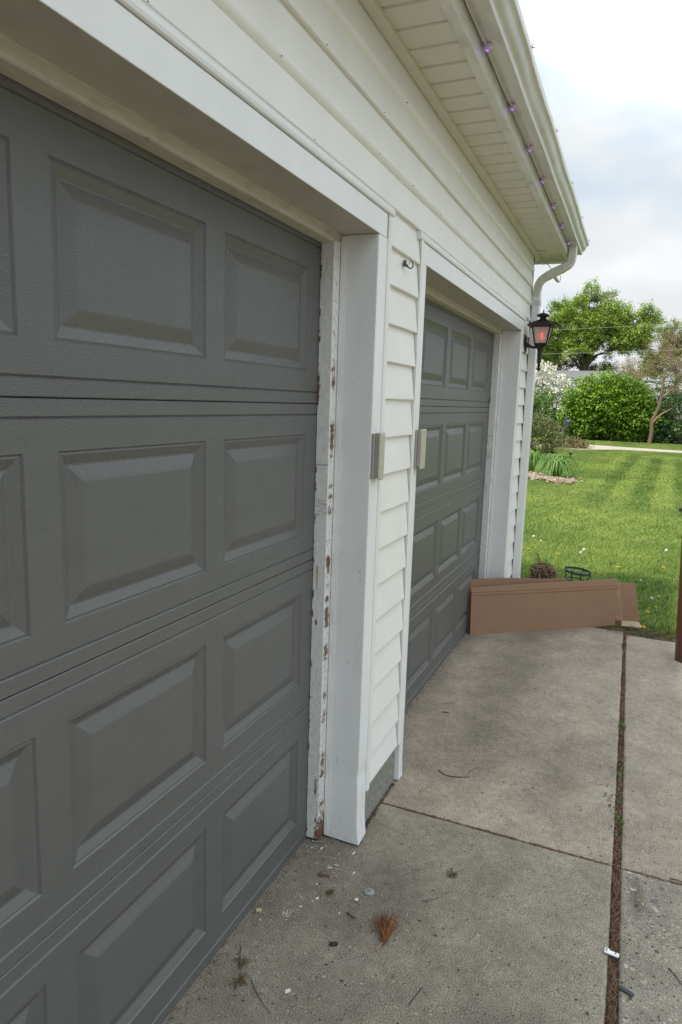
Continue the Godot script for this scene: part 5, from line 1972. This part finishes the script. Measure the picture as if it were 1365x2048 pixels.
func garden() -> void:
	# clipped grey green bush and the strappy clumps on the bed
	var bx := thing("grey_green_shrub", "rounded grey green small leaved shrub behind the daylilies, next to the garage", "shrub", Vector3(-2.38, 0, -23.6))
	var lb := [[Vector3(0.10, 0.62, 0), Vector3(0.98, 0.68, 0.9)], [Vector3(-0.95, 0.66, -0.1), Vector3(0.95, 0.62, 0.8)]]
	stems(bx, "stem", Vector3.ZERO, lb, 16, 0.02, M.bark)
	foliage(bx, "foliage", lb, 26000, 0.055, Color(0.075, 0.095, 0.022), Color(0.20, 0.215, 0.075), M.leaf, 0.4, 0.0)

	var k := 0
	for d in [[Vector3(-0.66, 0, -16.75), 0.50, 420, "green strappy daylily clump in front, hanging over the rocks"], [Vector3(-1.42, 0, -17.9), 0.55, 260, "green daylily clump behind, half hidden by the downspout"], [Vector3(-1.15, 0, -19.0), 0.40, 150, "small daylily clump between the grey green shrub and the front clump"]]:
		var t := thing("daylily", d[3], "plant", d[0], "daylily clumps on the rock edged bed")
		var lf := MB.new()
		for i in d[2]:
			var a := rng.randf() * TAU
			var l: float = d[1] * rng.randf_range(0.7, 1.25)
			var dr := Vector3(cos(a), 0, sin(a))
			var s := Vector3(-sin(a), 0, cos(a)) * 0.008
			lf.c = Color(0.06, 0.16, 0.02).lerp(Color(0.17, 0.32, 0.045), rng.randf())
			var b := dr * rng.randf() * 0.09
			var lean := rng.randf_range(0.30, 1.15)
			var p1 := b + dr * l * 0.28 * lean + Vector3(0, l * 0.68, 0)
			var p2 := b + dr * l * 0.62 * lean + Vector3(0, l * (0.95 - 0.30 * lean), 0)
			var p3 := b + dr * l * 0.98 * lean + Vector3(0, l * (0.98 - 0.85 * lean), 0)
			lf.quad(b - s, b + s, p1 + s, p1 - s, Vector3.UP)
			lf.quad(p1 - s, p1 + s, p2 + s * 0.8, p2 - s * 0.8, Vector3.UP)
			lf.tri(p2 - s * 0.8, p2 + s * 0.8, p3)
		part("leaves", lf, M.leaf, t).set_meta("kind", "stuff")
		k += 1

	# rock edging
	var rk := MB.new()
	rk.lathe(Vector3.ZERO, PackedVector2Array([Vector2(0.05, -0.5), Vector2(0.85, -0.35), Vector2(1.0, 0.05), Vector2(0.75, 0.5), Vector2(0.3, 0.72), Vector2(0.001, 0.75)]), 7, false)
	var rm := rk.mesh(vcol(0.9))
	var xs := []
	var cs := PackedColorArray()
	for i in 620:
		var t := rng.randf()
		var c := Vector3(-1.55, 0, -16.9).lerp(Vector3(-0.36, 0, -15.95), t)
		var p := c + Vector3(rng.randfn() * 0.16, 0, rng.randfn() * 0.30)
		var s := rng.randf_range(0.02, 0.052)
		xs.append(Transform3D(Basis(Vector3(rng.randfn(), rng.randfn(), rng.randfn()).normalized(), rng.randf() * 0.9) * Basis(Vector3.UP, rng.randf() * TAU) * Basis.from_scale(Vector3(s, s * 0.8, s * rng.randf_range(0.6, 1.0))), p + Vector3(0, s * 0.2 + 0.01, 0)))
		cs.append(Color(0.30, 0.235, 0.165).lerp(Color(0.16, 0.105, 0.07), rng.randf()) if rng.randf() < 0.75 else Color(0.42, 0.38, 0.32) * rng.randf_range(0.7, 1.0))
	var rocks := many("rock_border", rm, xs, cs, self)
	tag(rocks, "border of pale tan rocks in front of the daylilies", "rocks")

	# solar path light
	var pl := thing("path_light", "small black path light in the lawn right of the shrub", "path light", Vector3(-0.92, 0, -23.3))
	var a := MB.new()
	a.lathe(Vector3.ZERO, PackedVector2Array([Vector2(0.012, 0.0), Vector2(0.012, 0.12), Vector2(0.03, 0.14), Vector2(0.055, 0.17), Vector2(0.075, 0.185)]), 10)
	part("stake", a, M.black, pl)
	var b := MB.new()
	b.lathe(Vector3.ZERO, PackedVector2Array([Vector2(0.078, 0.183), Vector2(0.080, 0.192), Vector2(0.05, 0.205), Vector2(0.001, 0.207)]), 12)
	part("cap", b, M.black, pl)

	# bed of old foliage by the end of the path
	var mu := thing("mulch_mound", "low brownish mound of old foliage at the near end of the path", "plant bed", Vector3(-1.55, 0, -30.2))
	var mm := MB.new()
	mm.lathe(Vector3.ZERO, PackedVector2Array([Vector2(0.75, -0.05), Vector2(0.65, 0.05), Vector2(0.4, 0.12), Vector2(0.001, 0.16)]), 14)
	part("mound", mm, mat(lin(0.10, 0.075, 0.035), 0.95), mu)
	foliage(mu, "foliage", [[Vector3(0, 0.06, 0), Vector3(0.75, 0.20, 0.7)]], 2600, 0.09, Color(0.10, 0.13, 0.03), Color(0.17, 0.115, 0.045), M.leaf, 0.4)

	# lamp post and letter box before the hedge
	var lp := thing("lamp_post", "dark lamp post with a glass lantern, in front of the left hedge", "lamp post", Vector3(-3.26, 0, -39.2))
	var pm := mat(lin(0.03, 0.034, 0.038), 0.5)
	var sh := MB.new()
	sh.lathe(Vector3.ZERO, PackedVector2Array([Vector2(0.10, 0.0), Vector2(0.10, 0.35), Vector2(0.06, 0.5), Vector2(0.05, 1.25), Vector2(0.085, 1.30), Vector2(0.05, 1.36), Vector2(0.05, 1.60)]), 10)
	part("shaft", sh, pm, lp)
	var cg := MB.new()
	square(cg, Vector3.ZERO, [Vector2(0.06, 1.58), Vector2(0.075, 1.60), Vector2(0.075, 1.63)])
	square(cg, Vector3.ZERO, [Vector2(0.12, 1.92), Vector2(0.14, 1.94), Vector2(0.09, 2.02), Vector2(0.03, 2.08), Vector2(0.02, 2.14)])
	for sx: float in [-1.0, 1.0]:
		for sz: float in [-1.0, 1.0]:
			cg.tube(PackedVector3Array([Vector3(sx * 0.07, 1.6, sz * 0.07), Vector3(sx * 0.11, 1.94, sz * 0.11)]), PackedFloat32Array([0.012]), 4)
	part("lantern_cage", cg, pm, lp)
	var gl := MB.new()
	square(gl, Vector3.ZERO, [Vector2(0.062, 1.63), Vector2(0.10, 1.92)])
	part("lantern_glass", gl, M.frost, lp)

	var mb := thing("mailbox", "dark slate post with a blue black letter box on its right side", "mailbox", Vector3(-2.52, 0, -38.0))
	var sm := mat(lin(0.045, 0.055, 0.06), 0.6)
	var po := MB.new()
	po.box(Vector3(-0.05, -0.05, -0.05), Vector3(0.05, 0.42, 0.05), 0.01)
	po.box(Vector3(-0.075, 0.42, -0.08), Vector3(0.075, 1.14, 0.08), 0.015)
	part("post", po, sm, mb)
	var kn := MB.new()
	kn.lathe(Vector3(0.01, 0, 0), PackedVector2Array([Vector2(0.07, 1.13), Vector2(0.03, 1.17), Vector2(0.055, 1.22), Vector2(0.04, 1.27), Vector2(0.001, 1.30)]), 8)
	part("finial", kn, sm, mb)
	var bo := MB.new()
	var ring1 := PackedVector3Array()
	var ring2 := PackedVector3Array()
	for q: Vector2 in [Vector2(-0.11, 0), Vector2(0.11, 0), Vector2(0.11, 0.2), Vector2(0.075, 0.28), Vector2(0, 0.31), Vector2(-0.075, 0.28), Vector2(-0.11, 0.2)]:
		ring1.append(Vector3(0.06, 0.74 + q.y, q.x)); ring2.append(Vector3(0.24, 0.74 + q.y, q.x))
	bo.loft([ring1, ring2], true, -1)
	part("box", bo, mat(lin(0.035, 0.042, 0.075), 0.4), mb)

func beyond() -> void:
	# hedges and shrubs along the far side
	bush("round_shrub", "big round bright green shrub in the middle of the far hedge", "shrub", Vector3(-0.62, 0, -40.2), [[Vector3(0, 1.85, 0), Vector3(2.1, 1.62, 1.9)], [Vector3(-1.0, 1.15, 0.2), Vector3(1.4, 1.05, 1.4)], [Vector3(1.2, 1.35, 0.1), Vector3(1.35, 1.2, 1.4)]], 46000, 0.135, Color(0.070, 0.175, 0.008), Color(0.27, 0.42, 0.030))
	bush("hedge", "dark green hedge behind the lamp post, below the white blossom", "hedge", Vector3(-4.9, 0, -41.0), [[Vector3(0, 1.2, 0), Vector3(1.75, 1.3, 1.2)], [Vector3(-2.6, 1.2, 0), Vector3(1.8, 1.35, 1.2)]], 20000, 0.115, Color(0.045, 0.115, 0.008), Color(0.16, 0.28, 0.022))
	bush("dark_shrub", "dark green shrub mass right of the bare tree", "shrub", Vector3(3.1, 0, -40.5), [[Vector3(0, 1.25, 0), Vector3(1.7, 1.5, 1.3)], [Vector3(1.9, 1.35, -0.3), Vector3(1.9, 1.6, 1.4)], [Vector3(-1.3, 0.8, 0.0), Vector3(0.85, 0.95, 0.9)]], 19000, 0.115, Color(0.022, 0.065, 0.014), Color(0.075, 0.165, 0.03))
	bush("dark_shrub", "dark shrub at the far right, beyond the bare tree", "shrub", Vector3(7.2, 0, -41.5), [[Vector3(0, 1.3, 0), Vector3(2.3, 1.6, 1.4)]], 6000, 0.15, Color(0.025, 0.08, 0.015), Color(0.09, 0.19, 0.03))
	# flowering dogwood
	var dg := thing("flowering_tree", "small tree covered in white blossom left of the round shrub", "tree", Vector3(-5.4, 0, -44.0))
	var dl := [[Vector3(0.0, 3.05, 0), Vector3(1.75, 1.35, 1.5)], [Vector3(1.15, 2.85, 0.3), Vector3(1.35, 0.8, 1.2)], [Vector3(-1.7, 3.1, 0), Vector3(1.5, 1.3, 1.4)]]
	stems(dg, "trunk", Vector3.ZERO, dl, 12, 0.07, M.bark)
	foliage(dg, "crown", dl, 15000, 0.13, Color(0.10, 0.16, 0.045), Color(0.20, 0.25, 0.08), M.petal, 0.5, 0.1, Color(0.84, 0.83, 0.76, 1.0), 0.78)

	# big tree behind the roof
	tree("large_tree", "tall broad fresh green tree rising behind the grey roof", Vector3(-3.5, 0, -61.0), [Vector3(0, 0, 0), Vector3(0.05, 2.0, 0), Vector3(-0.1, 4.0, 0), Vector3(0.0, 4.8, 0), Vector3(0.05, 5.6, 0)], 0.26,
		[[Vector3(0.0, 8.7, 0), Vector3(3.2, 3.1, 2.8)], [Vector3(-1.6, 8.3, 0.5), Vector3(2.6, 2.6, 2.2)], [Vector3(-3.4, 7.6, 0.3), Vector3(1.9, 2.2, 1.8)], [Vector3(1.4, 8.2, 0.2), Vector3(2.4, 2.6, 2.2)], [Vector3(-1.2, 6.7, 0.8), Vector3(3.3, 1.6, 2.0)], [Vector3(2.7, 8.1, 0.3), Vector3(1.7, 2.1, 1.8)], [Vector3(4.3, 7.9, 0.6), Vector3(1.6, 2.2, 1.7)], [Vector3(3.0, 7.2, 0.4), Vector3(2.0, 1.6, 1.8)], [Vector3(-2.9, 6.1, 0.5), Vector3(1.7, 1.1, 1.5)]],
		190, 0.74, 12, 48, 0.135, Color(0.17, 0.27, 0.028), Color(0.38, 0.50, 0.09), M.bark)
	tree("slender_tree", "paler green tree cut by the right edge, behind the bare tree", Vector3(3.5, 0, -64.0), [Vector3(0, 0, 0), Vector3(0.1, 3.0, 0), Vector3(0.0, 5.4, 0)], 0.12,
		[[Vector3(-0.4, 6.9, 0), Vector3(1.9, 2.4, 1.8)], [Vector3(-1.8, 5.5, 0), Vector3(1.6, 1.7, 1.6)], [Vector3(1.4, 6.6, 0), Vector3(1.8, 2.3, 1.8)]], 52, 0.75, 12, 44, 0.135, Color(0.16, 0.22, 0.04), Color(0.33, 0.38, 0.11), M.bark)
	tree("bare_tree", "bare reddish tree with a bent trunk and fine twigs, in front of the dark shrubs", Vector3(1.62, 0, -38.2), [Vector3(0, 0, 0), Vector3(0.05, 0.55, 0), Vector3(0.02, 1.05, 0), Vector3(0.16, 1.5, 0), Vector3(0.30, 2.0, 0), Vector3(0.33, 2.6, 0), Vector3(0.36, 3.3, 0)], 0.085,
		[[Vector3(0.25, 4.35, 0), Vector3(1.45, 1.35, 1.2)], [Vector3(-0.95, 3.55, 0), Vector3(1.15, 0.85, 0.9)], [Vector3(1.45, 3.7, 0), Vector3(1.3, 1.25, 1.0)], [Vector3(1.2, 2.7, 0), Vector3(1.0, 0.6, 0.8)]], 56, 0.52, 9, 1, 0.065, Color(0.22, 0.24, 0.06), Color(0.34, 0.30, 0.10), M.bark_twig, 0.2, true)
	var br := MB.new()
	br.tube(curve([Vector3(0.03, 0.95, 0.02), Vector3(0.22, 1.28, 0.05), Vector3(0.52, 1.55, 0.06), Vector3(0.86, 1.78, 0.05)], 4), PackedFloat32Array([0.055, 0.05, 0.045, 0.042, 0.04, 0.036, 0.034, 0.03, 0.028, 0.025, 0.02, 0.016, 0.012]), 6)
	part("low_branch", br, mat(lin(0.33, 0.22, 0.165), 0.9), get_node("bare_tree"))
	tree("olive_tree", "thin olive green tree between the big tree and the bare one", Vector3(0.2, 0, -47.5), [Vector3(0, 0, 0), Vector3(0.0, 2.0, 0), Vector3(0.1, 3.2, 0)], 0.11,
		[[Vector3(0.35, 4.0, 0), Vector3(1.3, 1.1, 1.1)], [Vector3(-0.5, 3.3, 0), Vector3(1.0, 0.8, 0.9)], [Vector3(2.4, 3.9, 0), Vector3(1.4, 1.4, 1.1)], [Vector3(3.6, 4.2, 0), Vector3(1.2, 1.5, 1.1)]], 40, 0.5, 9, 22, 0.10, Color(0.19, 0.23, 0.04), Color(0.36, 0.38, 0.11), M.bark)
	tree("brushy_tree", "low brownish olive scrub tree left of the big tree, above the grey roof", Vector3(-6.6, 0, -63.0), [Vector3(0, 0, 0), Vector3(0.1, 2.0, 0), Vector3(0, 3.6, 0)], 0.2,
		[[Vector3(0.3, 5.4, 0), Vector3(2.0, 1.6, 1.6)], [Vector3(2.4, 5.4, 0), Vector3(1.8, 1.3, 1.4)], [Vector3(4.6, 5.2, 0), Vector3(1.8, 1.0, 1.4)]], 44, 0.6, 11, 26, 0.11, Color(0.13, 0.12, 0.025), Color(0.27, 0.23, 0.06), M.bark)
	bush("low_thicket", "low green thicket filling in behind the bare tree's trunk", "shrub", Vector3(0.9, 0, -44.0), [[Vector3(0.6, 1.3, 0), Vector3(1.6, 1.25, 1.0)], [Vector3(1.2, 2.2, -0.5), Vector3(1.3, 0.95, 0.9)]], 6000, 0.13, Color(0.06, 0.11, 0.02), Color(0.15, 0.21, 0.05))

	houses()
	wires()

func houses() -> void:
	var h := thing("far_house", "low house with a long grey shingled roof behind the round shrub", "house", Vector3(-6.2, 0, -56.0))
	var wl := MB.new()
	wl.box(Vector3(-9, 0, -5.2), Vector3(6.9, 3.10, 1.0))
	part("wall", wl, mat(lin(0.62, 0.61, 0.57), 0.8), h)
	var rf := MB.new()
	var y0 := 3.12
	var y1 := 4.60
	var a := Vector3(-9.6, y0, 1.6)
	var b := Vector3(8.0, y0, 1.6)
	var c := Vector3(8.0, y0, -5.8)
	var d := Vector3(-9.6, y0, -5.8)
	var r1 := Vector3(-8.0, y1, -2.1)
	var r2 := Vector3(5.7, y1, -2.1)
	rf.quad(a, b, r2, r1, Vector3(0, 1, 1))
	rf.quad(d, c, r2, r1, Vector3(0, 1, -1))
	rf.tri(b, c, r2); rf.turn(rf.grp.size() - 1, Vector3(1, 1, 0))
	rf.tri(a, d, r1); rf.turn(rf.grp.size() - 1, Vector3(-1, 1, 0))
	part("roof", rf, M.roof, h)
	var fa := MB.new()
	fa.box(Vector3(-9.6, y0 - 0.16, 1.55), Vector3(8.0, y0 - 0.003, 1.62))
	fa.box(Vector3(-9.6, y0 - 0.05, -5.75), Vector3(7.98, y0 - 0.004, 1.54))
	part("fascia", fa, mat(lin(0.7, 0.7, 0.68), 0.6), h)
	for x: float in [-5.0, -1.0, 3.0]:
		var wn := MB.new()
		wn.box(Vector3(x, 1.0, 0.98), Vector3(x + 1.3, 2.2, 1.04), 0.01)
		var w := part("window", wn, mat(lin(0.7, 0.7, 0.68), 0.5), h)
		var pn := MB.new()
		pn.box(Vector3(x + 0.08, 1.08, 1.035), Vector3(x + 1.22, 2.12, 1.05))
		part("pane", pn, mat(lin(0.03, 0.035, 0.04), 0.1), w)

	var bh := thing("brick_house", "red brick house with a stubby chimney far left behind the blossom", "house", Vector3(-9.4, 0, -74.0))
	var bm := mat(lin(0.20, 0.075, 0.055), 0.9)
	bm.albedo_texture = noise_map(noise(0.08, 3, 93), 256, [[0.0, grey(0.6)], [1.0, Color.WHITE]])
	tri_map(bm, Vector3(0.6, 2.0, 0.6))
	var w2 := MB.new()
	w2.box(Vector3(-7, 0, -6), Vector3(0.2, 4.2, 0))
	part("wall", w2, bm, bh)
	var r3 := MB.new()
	r3.quad(Vector3(-7.4, 4.1, 0.5), Vector3(0.6, 4.1, 0.5), Vector3(0.6, 6.0, -3), Vector3(-7.4, 6.0, -3), Vector3(0, 1, 1))
	r3.quad(Vector3(-7.4, 4.1, -6.5), Vector3(0.6, 4.1, -6.5), Vector3(0.6, 6.0, -3), Vector3(-7.4, 6.0, -3), Vector3(0, 1, -1))
	var roof := part("roof", r3, M.roof, bh)
	var ch := MB.new()
	ch.box(Vector3(0.25, 0, -0.3), Vector3(1.55, 6.05, 0.9), 0.02)
	var chp := part("chimney", ch, bm, bh)
	var cc := MB.new()
	cc.box(Vector3(0.17, 6.052, -0.38), Vector3(1.63, 6.28, 0.98), 0.03)
	part("chimney_cap", cc, mat(lin(0.42, 0.36, 0.30), 0.9), chp)
	for x: float in [0.5, 1.1]:
		var fl := MB.new()
		fl.lathe(Vector3(x + 0.1, 6.28, 0.3), PackedVector2Array([Vector2(0.17, 0.0), Vector2(0.20, 0.42), Vector2(0.16, 0.44), Vector2(0.13, 0.1), Vector2(0.001, 0.1)]), 10)
		part("flue_pot", fl, mat(lin(0.45, 0.19, 0.05), 0.85), chp)

func wires() -> void:
	var wm := mat(lin(0.30, 0.31, 0.25), 0.6)
	for k in 2:
		var mb := MB.new()
		var pts := PackedVector3Array()
		for i in 29:
			var x := -14.0 + 1.3 * i
			var y := 4.885 + 0.0398 * x if k == 0 else 3.903 + 0.0312 * x
			pts.append(Vector3(x, y + 0.0012 * (x + 1.0) * (x + 1.0), -30))
		mb.tube(pts, PackedFloat32Array([0.0065]), 5)
		single("overhead_wire", mb, wm, ["upper thin overhead wire crossing in front of the large tree's crown", "lower thin overhead wire just above the grey roof"][k], "wire", Vector3.ZERO, "")
